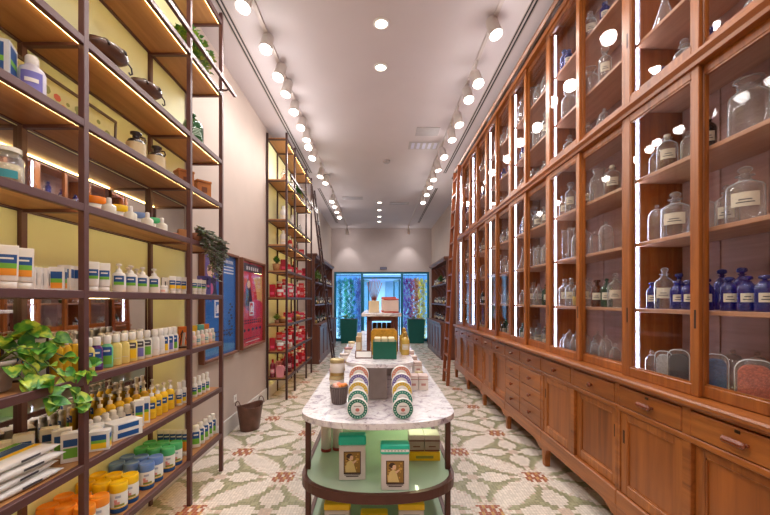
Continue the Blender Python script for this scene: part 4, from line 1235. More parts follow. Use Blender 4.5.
# ------------------------------------------------------------------ gift rack goods
RED = plain('red_card', (206, 34, 48), .35); RED2 = plain('crimson_card', (170, 22, 44), .35); PINK = plain('pink_card', (226, 74, 112), .4); ROSE = plain('rose_card', (220, 140, 150), .5)
GOLD = plain('gold_lid', (196, 160, 84), .3, .6); WINE = plain('wine_bottle', (110, 26, 44), .2, coat=.5)
def bagfn():
    b = MB().prism([(-.035,0),(.035,0),(.045,.10),(.03,.13),(-.03,.13),(-.045,.10)], 'Y', -.025, .025)
    return mk('gift_bag', 'bag', [('bag_body', b, ROSE), ('handle', MB().tube([(-.018,0,.13),(-.014,0,.165),(.014,0,.165),(.018,0,.13)], .003, seg=6), RED2)])
def hamper(mt, nm):
    def fn():
        return mk('basket', 'basket', [('basket_body', MB().lathe([(0,0),(.05,0),(.065,.06),(.06,.06),(.048,.008),(0,.008)], seg=18), plain('wicker_tan', (150,104,60), .7, var=.25, scale=80)),
                   ('contents', MB().lathe([(.058,.05),(.045,.075),(.02,.085),(0,.087)], seg=16), mt)])
    return fn
GK = {
 'red_box': (box_fn(.075,.06,.10,RED,[(.3,.7,ROSE)]), 'red gift box with pale band', .1),
 'crim_box': (box_fn(.06,.06,.14,RED2,[(.2,.4,PINK)]), 'tall crimson gift box', .1),
 'pink_box': (box_fn(.08,.06,.08,PINK,[(.3,.6,WHITEP)]), 'pink gift box', .1),
 'red_jar': (jar_fn(.085,.036,RED,WHITEP,'red_jar'), 'red jar with white lid', .08),
 'wjar': (jar_fn(.085,.036,WHITEP,RED,'white_jar'), 'white jar with red lid', .08),
 'wine': (capb_fn(.2,.03,WINE,[(.3,.6,ROSE)],RED2,1,.2,.42), 'dark wine-red bottle', .07),
 'redb': (pump_fn(.19,.03,RED,[(.3,.6,WHITEP)]), 'red pump bottle', .07),
 'bag': (bagfn, 'rose gift bag with handle', .1),
 'bask_r': (hamper(RED,'red'), 'wicker basket of red soaps', .135), 'bask_g': (hamper(plain('golden_soap', (214,170,80)),'gold'), 'wicker basket of golden soaps', .135),
 'amber': (ap_bottle(plain('amber_solid',(196,110,24),.15,coat=.5),.2,.05,False,'ball'), 'amber glass decanter', .11),
 'white_b': (capb_fn(.19,.042,plain('milk_glass',(226,222,220),.2),[(.3,.5,CREAMP)],WHITEP,1,.2,.4), 'white milk glass bottle', .1),
 'clear_b': (ap_bottle(G_CLEAR,.17,.035,False), 'clear stoppered bottle', .08),
 'gold_b': (capb_fn(.17,.04,OIL,[(.3,.31,OIL)],GOLD,1,.2,.4), 'golden oil bottle', .09),
}
rows = {0: ['wine','bag','wine','redb','crim_box','red_box','redb','red_box','crim_box','redb','red_box','wjar','crim_box','red_box'],
        1: ['red_jar','red_jar','wjar','red_box','crim_box','red_box','redb','crim_box','pink_box','red_jar','red_box','crim_box','wjar','red_jar'],
        2: ['bask_g','bask_r','pink_box','red_box','bask_r','pink_box','bask_g','red_box','pink_box','bask_r','red_jar'],
        3: ['pink_box','red_box','red_jar','crim_box','pink_box','red_box','redb','pink_box','red_box','pink_box','red_jar','wjar'],
        4: ['crim_box','red_box','pink_box','redb','red_box','wine','pink_box','red_box','crim_box'],
        5: ['white_b','red_box','redb','pink_box','clear_b','wine','red_box','wjar'],
        6: ['white_b','clear_b','white_b','gold_b','clear_b','white_b'],
        7: ['clear_b','amber','white_b','clear_b','amber','clear_b']}
for lev, ks in rows.items():
    front, back = [], []
    y = 5.48; cnt = {}
    its = []
    gap = (7.30-5.50)/len(ks)
    for i, k in enumerate(ks):
        x = (-1.40, -1.52)[i % 2] if lev in (0,1,3) else (-1.43 if i % 2 == 0 else -1.49)
        yy = 5.56 + gap*(i+.2)*.97
        its.append((k, x, yy))
    for k, x, yy in its:
        fn, d, w = GK[k]
        n = ks.count(k); cnt[k] = cnt.get(k, 0)+1
        nth = '' if n == 1 else ', ' + ORD[cnt[k]-1] + ' along'
        place('gr_'+k, fn, (x, yy, LV[lev]+TOP+.0005), .3, '%s%s, %s, far left rack' % (d, nth, SHELFW[lev]), group='gifts on the far left rack', scale=1.1 if k[:4] == 'bask' else 1.45 if lev < 4 else 1.25)
    if lev in (0, 1, 3):
        hts = {'red_box': .10, 'crim_box': .14, 'pink_box': .08, 'red_jar': .0855, 'wjar': .0855}
        tops = [q for q in its if q[0] in hts]
        for q, (k, x, yy) in enumerate(tops):
            k2 = ('red_jar', 'pink_box', 'red_box', 'wjar')[(q+lev) % 4]
            z = LV[lev]+TOP+.001+hts[k]*1.45
            place('gr_'+k2, GK[k2][0], (x, yy, z), .35, '%s stacked on a lower gift, %s pile along, %s, far left rack' % (GK[k2][1].replace(' with pale band', '').replace(' with white lid', '').replace(' with red lid', ''), ORD[q], SHELFW[lev]), group='gifts on the far left rack', scale=.9 if k == 'crim_box' else 1.15)
    # a second row nearer the wall on the fullest shelves, seen past the open end
    if lev in (0,1,3):
        for q, (k, x) in enumerate((('red_jar' if lev != 0 else 'bag',-1.43),('wine' if lev == 0 else 'crim_box',-1.54))):
            fn, d, w = GK[k]
            place('gr_'+k, fn, (x, 5.425, LV[lev]+TOP+.0005), .1, '%s by the near post, %s, far left rack' % (d, SHELFW[lev]), group='gifts on the far left rack', scale=1.3)
bush('potted_plant', 'green plant in a wicker pot, fifth shelf of the far left rack', (-1.50, 5.47, LV[4]+TOP+.0005), [LEAF_P2, LEAF_D], (.06,.06), 26, 7, .010, (.055,.10), .0, 6, potm=plain('wicker_tan', (150,104,60)), hgt=.12)
bush('trailing_plant', 'dark green plant trailing off the eighth shelf, far left rack', (-1.36, 6.33, LV[7]+TOP+.0005), [LEAF_D, LEAF_P2], (.10,.40), 46, 9, .014, (.05,.06), .22, 8, potm=plain('terracotta', (150,100,76)), hgt=.10)
bush('small_plant', 'small yellow-green plant, third shelf of the far left rack', (-1.50, 5.50, LV[2]+TOP+.0005), [LEAF_G, LEAF_P2], (.05,.06), 20, 6, .010, (.035,.05), 0, 11, potm=plain('terracotta', (150,100,76)), hgt=.09)
# ------------------------------------------------------------------ centre display table
BRZ = plain('table_bronze', (86, 50, 40), .4, .3); ZT = .86
def ushape(hw, yfront, ywide, yback, n=28, p=2.25):
    """plan outline: straight sides, full rounded front"""
    pts = [(hw, yback), (-hw, yback)]
    for k in range(n+1):
        a = PI + PI*k/n
        c_, s_ = cos(a), sin(a)
        pts.append((hw*math.copysign(abs(c_)**(2/p), c_), ywide - (ywide-yfront)*abs(s_)**(2/p)))
    return pts
def tinted(name, rgb, mixf):
    m, nt, out = new_mat(name)
    tr = N(nt, 'ShaderNodeBsdfTransparent', inp={'Color': srgb(*rgb)})
    pr = N(nt, 'ShaderNodeBsdfPrincipled', inp={'Base Color': srgb(*rgb), 'Roughness': .04, 'Specular IOR Level': .6})
    mx = N(nt, 'ShaderNodeMixShader', inp={0: mixf})
    nt.links.new(tr.outputs[0], mx.inputs[1]); nt.links.new(pr.outputs[0], mx.inputs[2]); nt.links.new(mx.outputs[0], out.inputs[0])
    return m
GREEN_G = tinted('green_shelf_glass', (204, 226, 204), .7)
t = thing('display_table', 'long round-ended marble display table with bronze frame and glass shelves, room centre', 'table', (0, 2.0, 0))
O = lambda mb, nm, mt: mb.build(nm, mt, t, loc=(0, -2.0, 0))
O(MB().prism(ushape(.408, 1.765, 2.02, 5.2), 'Z', ZT-.03, ZT), 'marble_top', MARB)
for y in (2.04, 3.6, 5.12):
    for x in (-.383, .383):
        O(MB().bbox(x-.014, x+.014, y-.014, y+.014, 0, ZT-.03, .002), 'leg', BRZ)
for zs in (.525, .19):
    sh = O(MB().prism(ushape(.384, 1.770, 2.04, 5.1), 'Z', zs-.012, zs), 'glass_shelf', GREEN_G)
    out_ = ushape(.408, 1.750, 2.02, 5.14); inn = ushape(.386, 1.772, 2.04, 5.1)
    r = MB(); n = len(out_); b = len(r.v)
    for (u, v) in out_: r.v.append((u, v, zs-.042))
    for (u, v) in out_: r.v.append((u, v, zs+.004))
    for (u, v) in inn: r.v.append((u, v, zs-.042))
    for (u, v) in inn: r.v.append((u, v, zs+.004))
    for i in range(n):
        j = (i+1) % n
        r.face([i, j, n+j, n+i]); r.face([2*n+j, 2*n+i, 3*n+i, 3*n+j]); r.face([n+i, n+j, 3*n+j, 3*n+i]); r.face([2*n+i, 2*n+j, j, i])
    r.build('shelf_rim', BRZ, sh)
    O(MB().bbox(-.37, .37, 2.075, 2.10, zs-.04, zs-.014, .002), 'crossbar', BRZ)
O(MB().box(-.36, .36, 2.95, 2.97, .20, ZT-.031), 'divider_panel', plain('pale_green_panel', (186, 216, 170), .4))
O(MB().box(.248, .262, 2.15, 2.93, ZT-.038, ZT-.031), 'led_strip', emit('led_table', (240, 255, 200), 16.0))
# raised marble tier on two stone blocks
t2 = thing('raised_display_tier', 'narrow raised marble tier standing on the display table', 'display stand', (0, 2.2, ZT+.0005))
O2 = lambda mb, nm, mt: mb.build(nm, mt, t2, loc=(0, -2.2, -ZT-.0005))
o_ = ushape(.20, 2.06, 2.20, 4.3)
O2(MB().prism([(x+.012, y) for x, y in o_], 'Z', 1.072, 1.092), 'marble_top', MARB)
GREYB = plain('grey_stone', (150, 138, 132), .5, var=.1)
for (x0, x1, y0_, y1_) in ((-.055, .055, 2.20, 2.42), (-.15, .17, 2.9, 3.0), (-.15, .17, 4.1, 4.2)):
    O2(MB().bbox(x0, x1, y0_, y1_, ZT+.0006, 1.072, .004), 'support', GREYB)
# little riser table on the tier
t3 = thing('riser_table', 'small riser with brown legs and marble top standing on the tier', 'riser', (.01, 2.62, 1.0925))
O3 = lambda mb, nm, mt: mb.build(nm, mt, t3, loc=(-.01, -2.62, -1.0925))
O3(MB().bbox(-.112, .158, 2.50, 3.3, 1.338, 1.362, .004), 'marble_top', MARB)
RW = wood('riser_wood', (84, 40, 28), (120, 62, 44), 'Z')
for x in (-.078, .113):
    for y in (2.56, 3.2): O3(MB().bbox(x, x+.026, y, y+.026, 1.093, 1.338, .002), 'leg', RW)
O3(MB().bbox(-.07, .12, 2.56, 2.58, 1.305, 1.336, .002), 'apron', RW)

# round soap tins stacked upright in two leaning rows
TIN = {'green': (0, 112, 92), 'teal': (30, 140, 124), 'yellow': (226, 186, 40), 'violet': (120, 100, 176), 'coral': (224, 140, 118)}
def tin(col):
    mt = plain(col+'_tin_print', TIN[col], .4)
    def fn():
        r, d = .0525, .026
        def turn(mb):   # disc facing -y, standing on its rim
            mb.v = [(x, -z, y + r) for (x, y, z) in mb.v]; return mb
        b = turn(MB().lathe([(0,-d),(r*.96,-d),(r,-d*.8),(r,-.003),(r*.97,0),(0,0)], seg=36))
        ring = MB().lathe([(r*.62,.0008),(r*.93,.0008)], seg=36); turn(ring)
        dots = MB()
        for k in range(20):
            a = 2*PI*k/20; rr_ = r*.78
            dots.quad([(rr_*cos(a)+r*.06*cos(q), rr_*sin(a)+r*.06*sin(q), .0014) for q in [2*PI*i/6 for i in range(6)]])
        turn(dots)
        c = MB()
        c.quad([(-r*.35, r*.22, .001), (r*.35, r*.22, .001), (r*.35, r*.30, .001), (-r*.35, r*.30, .001)], 0)
        c.quad([(r*.2*cos(q), -r*.08+r*.17*sin(q), .001) for q in [2*PI*i/10 for i in range(10)]], 1)
        c.quad([(-r*.24, -r*.42, .001), (r*.24, -r*.42, .001), (r*.24, -r*.34, .001), (-r*.24, -r*.34, .001)], 0)
        turn(c)
        return mk('round_soap_tin', 'tin', [('tin_body', b, WHITEP), ('printed_ring', ring, mt), ('ring_dots', dots, plain('ring_pale', (206,220,206)), 1), ('emblem', c, [plain('emblem_grey', (160,150,146)), plain('emblem_rose', (196,110,100))])])
    return fn
for side, xs, nm in ((-1, -.101, 'left'), (1, .123, 'right')):
    st = thing('tin_rack', 'stepped clear rack under the %s row of round tins' % nm, 'stand', (xs, 1.83, ZT+.0005))
    rk = MB()
    for k in range(1, 5): rk.bbox(-.035, .035, -.004+.034*k, .029+.034*k, 0 if k else 0, .034*k, .001)
    rk.build('steps', plain('white_acrylic', (222, 214, 212), .3), st)
    for i, col in enumerate(('green','teal','yellow','violet','coral')):
        pos = ['front one of the row', 'second from the front', 'middle of the row', 'second from the back', 'hindmost and highest'][i]
        place('tin_'+col, tin(col), (xs, 1.825+.034*i, ZT+.0011+.034*i), 0, 'round white soap tin with %s printed ring, %s row, %s' % (col, nm, pos), group='round soap tins')

# boxes with the vintage lady picture
def lady_box(lidm, fancy):
    def fn():
        w, h, d = .136, .178, .056
        b = MB().bbox(-w/2, w/2, -d/2, d/2, 0, h, .004)
        l = MB().bbox(-w/2-.003, w/2+.003, -d/2-.003, d/2+.003, h+.0005, h+.05, .006)
        y = -d/2-.0006
        p = MB()
        def R(x0, x1, z0, z1, m, k=0): p.quad([(x0,y-k*.0002,z0),(x1,y-k*.0002,z0),(x1,y-k*.0002,z1),(x0,y-k*.0002,z1)], m)
        def E(cx, cz, rx, rz_, m, k, n=14): p.quad([(cx+rx*cos(2*PI*i/n), y-k*.0002, cz+rz_*sin(2*PI*i/n)) for i in range(n)], m)
        R(-.044, .044, .032, .148, 0); R(-.040, .040, .040, .144, 1, 1)
        rr_ = random.Random(4)
        for k in range(26): E(rr_.uniform(-.036,.036), rr_.uniform(.046,.138), .004, .004, rr_.choice((0,4)), 2, 6)
        # lady in a pale dress, turned to one side
        p.quad([(-.034,y-.0007,.042),(.020,y-.0007,.042),(.012,y-.0007,.07),(.004,y-.0007,.098),(-.012,y-.0007,.104),(-.026,y-.0007,.092),(-.036,y-.0007,.066)], 2)
        E(-.008, .118, .013, .016, 3, 4); E(-.014, .125, .016, .013, 0, 5); E(-.004, .116, .009, .012, 3, 6)
        p.quad([(.0,y-.0013,.095),(.022,y-.0013,.108),(.026,y-.0013,.103),(.004,y-.0013,.082)], 3)
        E(.026, .108, .009, .007, 4, 7, 8)
        R(-.040, .040, .026, .030, 0); R(-.032, .032, .018, .023, 0)
        ps = [('carton', b, plain('pale_lilac_card', (218, 208, 204))), ('lid', l, lidm), ('picture', p, [plain('deep_brown', (60,34,24)), plain('old_gold', (150,112,48)), plain('dress_cream', (222,196,128)), plain('skin_tone', (226,186,150)), plain('ochre_print', (206,160,70))])]
        if fancy:
            q = MB()
            q.quad([(-w/2, -d/2-.0037, h+.014), (w/2, -d/2-.0037, h+.014), (w/2, -d/2-.0037, h+.026), (-w/2, -d/2-.0037, h+.026)])
            for k in range(7):
                x = -.048+.016*k
                q.quad([(x+.005*cos(a), -d/2-.0039, h+.020+.003*sin(a)) for a in [2*PI*i/8 for i in range(8)]], 1)
            ps.append(('lace_band', q, [WHITEP, plain('lace_green', (120,190,170))], 1))
        return mk('soap_carton', 'box', ps)
    return fn
TEAL = plain('teal_lid', (20, 200, 170), .35); YLID = plain('yellow_lid', (240, 224, 20), .35)
place('ladyA', lady_box(TEAL, False), (-.133, 1.93, .5255), .04, 'carton with plain teal lid and picture of a lady, left on the glass shelf', group=None, scale=(1,1,1))
place('ladyB', lady_box(TEAL, True), (.083, 1.828, .5255), 0, 'carton with lace-banded teal lid and picture of a lady, right on glass shelf', scale=(1,1,.98))
for x, y, lb in ((-.22, 2.02, 'left'), (-.02, 1.95, 'middle'), (.18, 2.02, 'right')):
    place('ladyY', lady_box(YLID, False), (x, y, .1905), 0, 'carton with bright yellow lid and lady picture, %s on the lower shelf' % lb, group='yellow-lidded cartons', scale=(1,1,.72 if lb != 'middle' else .66))
def rollfn():
    return mk('candle_tube', 'tube', [('tube_body', MB().lathe([(0,.018),(.031,.018),(.031,.20),(0,.20)], seg=20), plain('ivory_tube', (224,212,206))), ('base', MB().lathe([(0,0),(.032,0),(.032,.0175),(0,.0175)], seg=20), plain('dark_red_cap', (150,44,40))), ('cap', MB().lathe([(0,.2005),(.032,.2005),(.032,.215),(0,.22)], seg=20), plain('dark_red_cap', (150,44,40)))])
place('roll', rollfn, (-.318, 2.28, .5255), 0, 'ivory tube with red ends, by the left leg on the glass shelf', group='ivory tubes')
place('roll', rollfn, (-.25, 2.30, .5255), 0, 'ivory tube with red ends, right one of the pair on the glass shelf', group='ivory tubes')
t = thing('yellow_box', 'flat bright yellow box under the beige cartons on the glass shelf', 'box', (.268, 2.19, .5255))
MB().bbox(-.09, .09, -.06, .06, 0, .05, .003).build('carton', YLID, t); MB().quad([(-.05,-.0606,.015),(.05,-.0606,.015),(.05,-.0606,.03),(-.05,-.0606,.03)]).build('print', plain('olive_print', (150,150,60)), t)
def bcarton():
    b = MB().bbox(-.043, .043, -.05, .05, 0, .066, .002); l = MB().bbox(-.0445, .0445, -.0515, .0515, .0665, .095, .003)
    q = MB(); q.quad([(-.043,-.0506,.058),(.043,-.0506,.058),(.043,-.0506,.065),(-.043,-.0506,.065)]); q.quad([(-.043,-.0506,.002),(.043,-.0506,.002),(.043,-.0506,.010),(-.043,-.0506,.010)])
    q.quad([(-.02,-.0506,.025),(.02,-.0506,.025),(.02,-.0506,.032),(-.02,-.0506,.032)])
    return mk('beige_carton', 'box', [('carton', b, plain('taupe_card', (176,160,144))), ('lid', l, plain('ivory_lid', (228,216,206))), ('print', q, plain('brown_band', (120,70,56)))])
place('bcart', bcarton, (.223, 2.19, .576), 0, 'beige carton with brown bands, left one on the yellow box', group='beige cartons'); place('bcart', bcarton, (.313, 2.19, .576), 0, 'beige carton with brown bands, right one on the yellow box', group='beige cartons')

# candles, basket and cartons on the marble
def candle(lid, r, h, nm='candle_jar'):
    def fn():
        return mk(nm, 'jar', [('jar_body', MB().lathe([(0,0),(r*.92,0),(r*.95,.004),(r,h*.78),(0,h*.78)], seg=22), plain('cream_jar', (226,214,202), .3)),
            ('lid', MB().lathe([(0,h*.785),(r*1.03,h*.785),(r*1.03,h*.97),(r*.97,h),(0,h)], seg=22), lid), ('band', wrap_label(r*1.0, h*.02, h*.2, PI, 20), plain('gold_band', (186,150,88), .35, .3))])
    return fn
GL = plain('pale_gold_lid', (206, 184, 130), .35, .2)
place('candle', candle(GL, .046, .098), (-.268, 2.42, ZT+.0005), 0, 'cream jar with gold lid, lower of the stacked pair by the basket', group='stacked gold-lidded jars')
place('candle', candle(GL, .046, .098), (-.266, 2.42, ZT+.099), .3, 'cream jar with gold lid, upper of the stacked pair', group='stacked gold-lidded jars', scale=(1,1,1.1))
t = thing('flower_basket', 'small dark ribbed pot of coral soap roses on the marble beside the tins', 'basket', (-.222, 2.12, ZT+.0005))
m = MB()
for k in range(24):
    pass
prof = [(0,0),(.036,0),(.040,.004),(.050,.09),(.053,.092),(.053,.10),(.047,.10),(.040,.012),(0,.012)]
m.lathe(prof, seg=30)
for i, v in enumerate(m.v):
    pass
m.build('pot', plain('dark_taupe', (104, 90, 86), .55, var=.2, scale=80), t)
q = MB()
for k in range(22):
    a = 2*PI*k/22; q.tube([(.0405*cos(a), .0405*sin(a), .006), (.0505*cos(a), .0505*sin(a), .09)], .0028, seg=5)
q.build('ribs', plain('taupe_rib', (126, 110, 104), .5), t)
q = MB(); rr = random.Random(2)
for k in range(9):
    a = k*2.4; rad = .036*math.sqrt(k/9.0)
    q.lathe([(0,.0),(.014,.004),(.016,.012),(.010,.020),(.004,.022),(0,.02)], (rad*cos(a), rad*sin(a), .088+rr.uniform(0,.006)), 9, k % 3)
q.build('roses', [plain('coral_rose', (240,128,96)), plain('blush_rose', (246,190,170)), plain('orange_rose', (244,150,70))], t)
for i, (y, rgb, nm) in enumerate(((2.74, (196,164,176), 'mauve'), (3.10, (150,120,168), 'violet'), (3.5, (226,206,196), 'ivory'), (3.95, (190,140,140), 'rose'), (4.5, (222,200,150), 'straw'))):
    place('cj_'+nm, candle(plain(nm+'_jar_lid', rgb, .4), .042, .085), (-.318, y, ZT+.0005), 0, 'jar with %s lid, %s from the front along the left table edge' % (nm, ORD[i]), group='jars along the table edge')
def ccart():
    b = MB().bbox(-.031, .031, -.05, .05, 0, .082, .002); q = MB()
    q.quad([(-.031,-.0506,.068),(.031,-.0506,.068),(.031,-.0506,.074),(-.031,-.0506,.074)]); q.quad([(-.015,-.0506,.03),(.015,-.0506,.03),(.015,-.0506,.045),(-.015,-.0506,.045)])
    l = MB().bbox(-.0315,.0315,-.0505,.0505,.0825,.094,.002)
    return mk('ivory_carton', 'box', [('carton', b, plain('ivory_card', (230,218,206))), ('print', q, plain('rose_band', (196,140,128))), ('lid', l, plain('blush_lid', (224,196,186)))])
place('ccart', ccart, (.232, 2.47, ZT+.0005), 0, 'ivory carton beside the right tins, left of the pair', group='ivory cartons'); place('ccart', ccart, (.297, 2.47, ZT+.0005), 0, 'ivory carton on the right table edge, right of the pair', group='ivory cartons')
place('pot_s', jar_fn(.05, .03, WHITEP, plain('black_lid', (40,40,44), .3)), (.26, 2.64, ZT+.0005), 0, 'small white pot with black lid behind the ivory cartons', group='small pots'); place('pot_g', jar_fn(.05, .03, WHITEP, GL), (.31, 2.80, ZT+.0005), 0, 'small white pot with gold lid farther along the right edge', group='small pots')
for i, (x, y) in enumerate(((.315, 3.0), (.31, 3.3), (.315, 3.65))): place('ccart', ccart, (x, y, ZT+.0005), .1, 'ivory carton farther along the right table edge, %s behind the pots' % ORD[i], group='ivory cartons')
# green tray of soaps, and boxes on the tier
t = thing('green_soap_box', 'open dark green box filled with cream soaps on the raised tier', 'box', (.041, 2.30, 1.0925))
b = MB(); w, d, h = .072, .06, .105
b.bbox(-w, w, -d, -d+.006, 0, h, .001); b.bbox(-w, w, d-.006, d, 0, h, .001); b.bbox(-w, -w+.006, -d+.006, d-.006, 0, h, .001); b.bbox(w-.006, w, -d+.006, d-.006, 0, h, .001); b.bbox(-w+.006, w-.006, -d+.006, d-.006, 0, .06, .001)
b.build('box_body', plain('bottle_green', (0, 92, 72), .4), t)
for k in range(3):
    place('soapbar', lambda: (lambda r: r)(mk('soap_bar', 'soap', [('bar', MB().bbox(-.019,.019,-.045,.045,0,.066,.004), plain('cream_soap', (232,216,176)))])), (-.003+.043*k, 2.30, 1.0925+.0606), .0, 'cream soap bar in the green box, ' + ['left one', 'middle one', 'right one'][k], group='soaps in the green box')
t = thing('gold_basket', 'gold box with rounded top behind the green box', 'box', (.04, 2.47, 1.0925))
t.scale = (1,1,1)
b = MB(); b.prism([(-.085,0),(.085,0),(.085,.15),(.07,.165),(-.07,.165),(-.085,.15)], 'Y', -.05, .05)
b.build('box_body', plain('gold_wicker', (204,150,44), .45, var=.2, scale=70), t); MB().bbox(-.012,.012,-.056,-.051,.05,.10,.002).build('clasp', GL, t)
t = thing('framed_sign', 'white card sign in a brown frame on the tier front left', 'sign', (-.088, 2.27, 1.0925)); t.rotation_euler = (-.5, 0, 0)
f = MB(); w, h = .052, .05
for bb in ((-w,w,-.004,.004,0,.006),(-w,w,-.004,.004,h-.006,h),(-w,-w+.006,-.004,.004,.006,h-.006),(w-.006,w,-.004,.004,.006,h-.006)): f.bbox(*bb, .001)
f.build('frame', RW, t); MB().box(-w+.005, w-.005, -.002, .002, .005, h-.005).build('card', WHITEP, t)
place('tallbox_l', box_fn(.034,.04,.12,plain('tan_card2',(206,170,120)),[(.3,.7,CREAMP)]), (-.125, 2.42, 1.0925), 0, 'slim tan carton beside the left riser leg', cat='box'); place('tallbox_m', box_fn(.03,.04,.135,plain('sand_card',(224,204,170)),[(.3,.6,GOLD)]), (-.125, 2.52, 1.0925), 0, 'slim sand-coloured carton behind the tan one', cat='box')
place('goldbot', capb_fn(.15,.028,plain('honey',(214,180,90),.2),[(.3,.6,CREAMP)],GOLD,1,.22,.5), (.178, 2.43, 1.0925), 0, 'honey gold bottle beside the right riser leg'); place('goldbot', None, (.178, 2.56, 1.0925), 0, 'honey gold bottle behind the other, right of the riser', scale=1.1)
for i, x in enumerate((-.035, .0, .035, .07)):
    place('candyjar', jar_fn(.12,.016,plain('speckled_jar',(206,190,170),.4,var=.3,scale=120),BRASSD), (x+.01, 2.72, 1.0925+.0), 0, 'slim speckled jar under the riser, %s from the left' % ORD[i], group='jars under the riser', scale=(1,1,1.6))
# on top of the riser
t = thing('reed_diffuser', 'cream reed diffuser block with fanned pink reeds on the riser', 'diffuser', (-.028, 2.60, 1.3625))
MB().bbox(-.037, .037, -.03, .03, 0, .082, .004).build('holder', plain('cream_block', (226,206,170)), t)
q = MB()
for k in range(9):
    a = (k-4)/4.0; q.tube([(.012*a, .004*(k % 3-1), .079), (.052*a+.004, .015*(k % 3-1), .235-.025*a*a+.008*(k % 2))], .0024, seg=5)
q.build('reeds', plain('pink_reed', (150,84,74)), t)
def redbox():
    w, d = .051, .06
    return mk('round_edge_box', 'box', [('carton', MB().bbox(-w,w,-d,d,.010,.086,.004), plain('blush_card', (230,206,196))), ('lid', MB().bbox(-w-.001,w+.001,-d-.001,d+.001,.0865,.098,.004), plain('brick_lid', (190,72,52))), ('base', MB().bbox(-w-.001,w+.001,-d-.001,d+.001,0,.0095,.003), plain('brick_lid', (190,72,52)))])
place('redbox', redbox, (.090, 2.58, 1.3625), 0, 'blush box with brick red lid, front one on the riser', group='red-lidded boxes'); place('redbox', redbox, (.078, 2.74, 1.3625), .05, 'blush box with brick red lid, rear one on the riser', group='red-lidded boxes', scale=(1,1,1.12))

# ------------------------------------------------------------------ ladders
LW = wood('ladder_wood', (108, 50, 24), (160, 88, 48), 'Z')
def ladder(nm, label, foot, top, w, mt, n, th=.055):
    t = thing(nm, label, 'ladder', (foot[0], foot[1], 0))
    fx, fy = foot; tx, tz = top
    for s_ in (0, 1):
        MB().bar((0, s_*w, 0), (tx-fx, s_*w, tz), .028, th).build('rail', mt, t)
    for k in range(n):
        q = (k+.8)/n*.97
        MB().bar(((tx-fx)*q, .013, tz*q), ((tx-fx)*q, w-.013, tz*q), .05, .022).build('rung', mt, t)
    return t
ladder('library_ladder', 'tall wooden library ladder leaning against the far end of the glazed cabinets', (1.175, 6.26), (1.375, 3.72), .37, LW, 13)
MB_ = MB().bar((1.40, 1.3, 3.74), (1.40, 7.0, 3.74), .02, .028)
rl = MB_.build('ladder_rail', BRASSD); tag(rl, 'thin dark ladder rail running under the cabinet cornice', 'rail')
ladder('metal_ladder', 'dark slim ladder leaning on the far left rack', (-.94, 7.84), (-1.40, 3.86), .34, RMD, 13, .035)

# ------------------------------------------------------------------ old hutches near the door
HW_ = wood('hutch_wood', (84, 48, 40), (136, 84, 66), 'Z'); HWY = wood('hutch_wood_rail', (80, 46, 38), (130, 80, 62), 'Y')
def hutch(label, sgn, xw, xf, y0, y1):
    """dresser against a side wall: sgn +1 faces +x (left wall), -1 faces -x"""
    t = thing('old_dresser', label, 'dresser', (xw, y0, 0))
    L_ = y1-y0; dp = abs(xf-xw)
    def X(d): return sgn*d
    def bx(mb, d0, d1, a, b, z0, z1, r=.003):
        x0, x1 = sorted((X(d0), X(d1))); mb.bbox(x0, x1, a, b, z0, z1, r); return mb
    bx(MB(), .002, dp-.03, .01, L_-.01, .06, .86).build('carcass', HW_, t)
    bx(MB(), .002, dp+.02, 0, L_, .86, .90).build('worktop', HWY, t)
    bx(MB(), .002, dp-.02, .02, L_-.02, 0, .06).build('plinth', HWY, t)
    nd = 5
    for k in range(nd):
        a, b = .03+(L_-.06)*k/nd, .03+(L_-.06)*(k+1)/nd-.02
        d = MB(); bx(d, dp-.03, dp-.008, a, a+.05, .10, .84); bx(d, dp-.03, dp-.008, b-.05, b, .10, .84); bx(d, dp-.03, dp-.008, a+.05, b-.05, .10, .17); bx(d, dp-.03, dp-.008, a+.05, b-.05, .77, .84)
        do = d.build('door', HW_, t)
        bx(MB(), dp-.029, dp-.022, a+.05, b-.05, .17, .77).build('door_panel', plain('panel_mauve_cast', (92, 66, 74), .4), do)  # purplish cast of the door light put into the panel colour
    # upper open shelves
    bx(MB(), .001, .02, .01, L_-.01, .90, 2.40).build('back_panel', HW_, t)
    for k in range(6):
        y = .01+(L_-.05)*k/5
        m = MB()
        if k in (0, 5): bx(m, .02, dp*.62, y, y+.03, .90, 2.40)
        else:
            for lev in (.90, 1.32, 1.84):
                hh = .40 if lev < 1 else .50
                poly = [(X(.02), lev), (X(dp*.55), lev), (X(dp*.50), lev+.05), (X(dp*.26), lev+hh*.4), (X(dp*.30), lev+hh*.7), (X(dp*.58), lev+hh*.92), (X(dp*.60), lev+hh), (X(.02), lev+hh)]
                m.prism(poly, 'Y', y, y+.03)
        m.build('upright', HW_, t)
    for z in (1.32, 1.84): bx(MB(), .02, dp*.66, .005, L_-.005, z, z+.028).build('shelf', HWY, t)
    c = MB(); bx(c, .001, dp*.72, 0, L_, 2.40, 2.44); bx(c, .001, dp*.80, -.02, L_+.02, 2.44, 2.50, .012)
    c.build('cornice', HWY, t)
    return t
hutch('old dark wooden dresser with shaped shelves by the left side of the door', 1, XL+.001, -1.30, 8.35, 11.6)
hutch('old dark wooden dresser with shaped shelves by the right side of the door', -1, XR-.001, 1.50, 8.9, 11.4)
hk = ['b_amber', 'b_dark', 'b_green', 'b_powd', 'j_lab']
rh = random.Random(12)
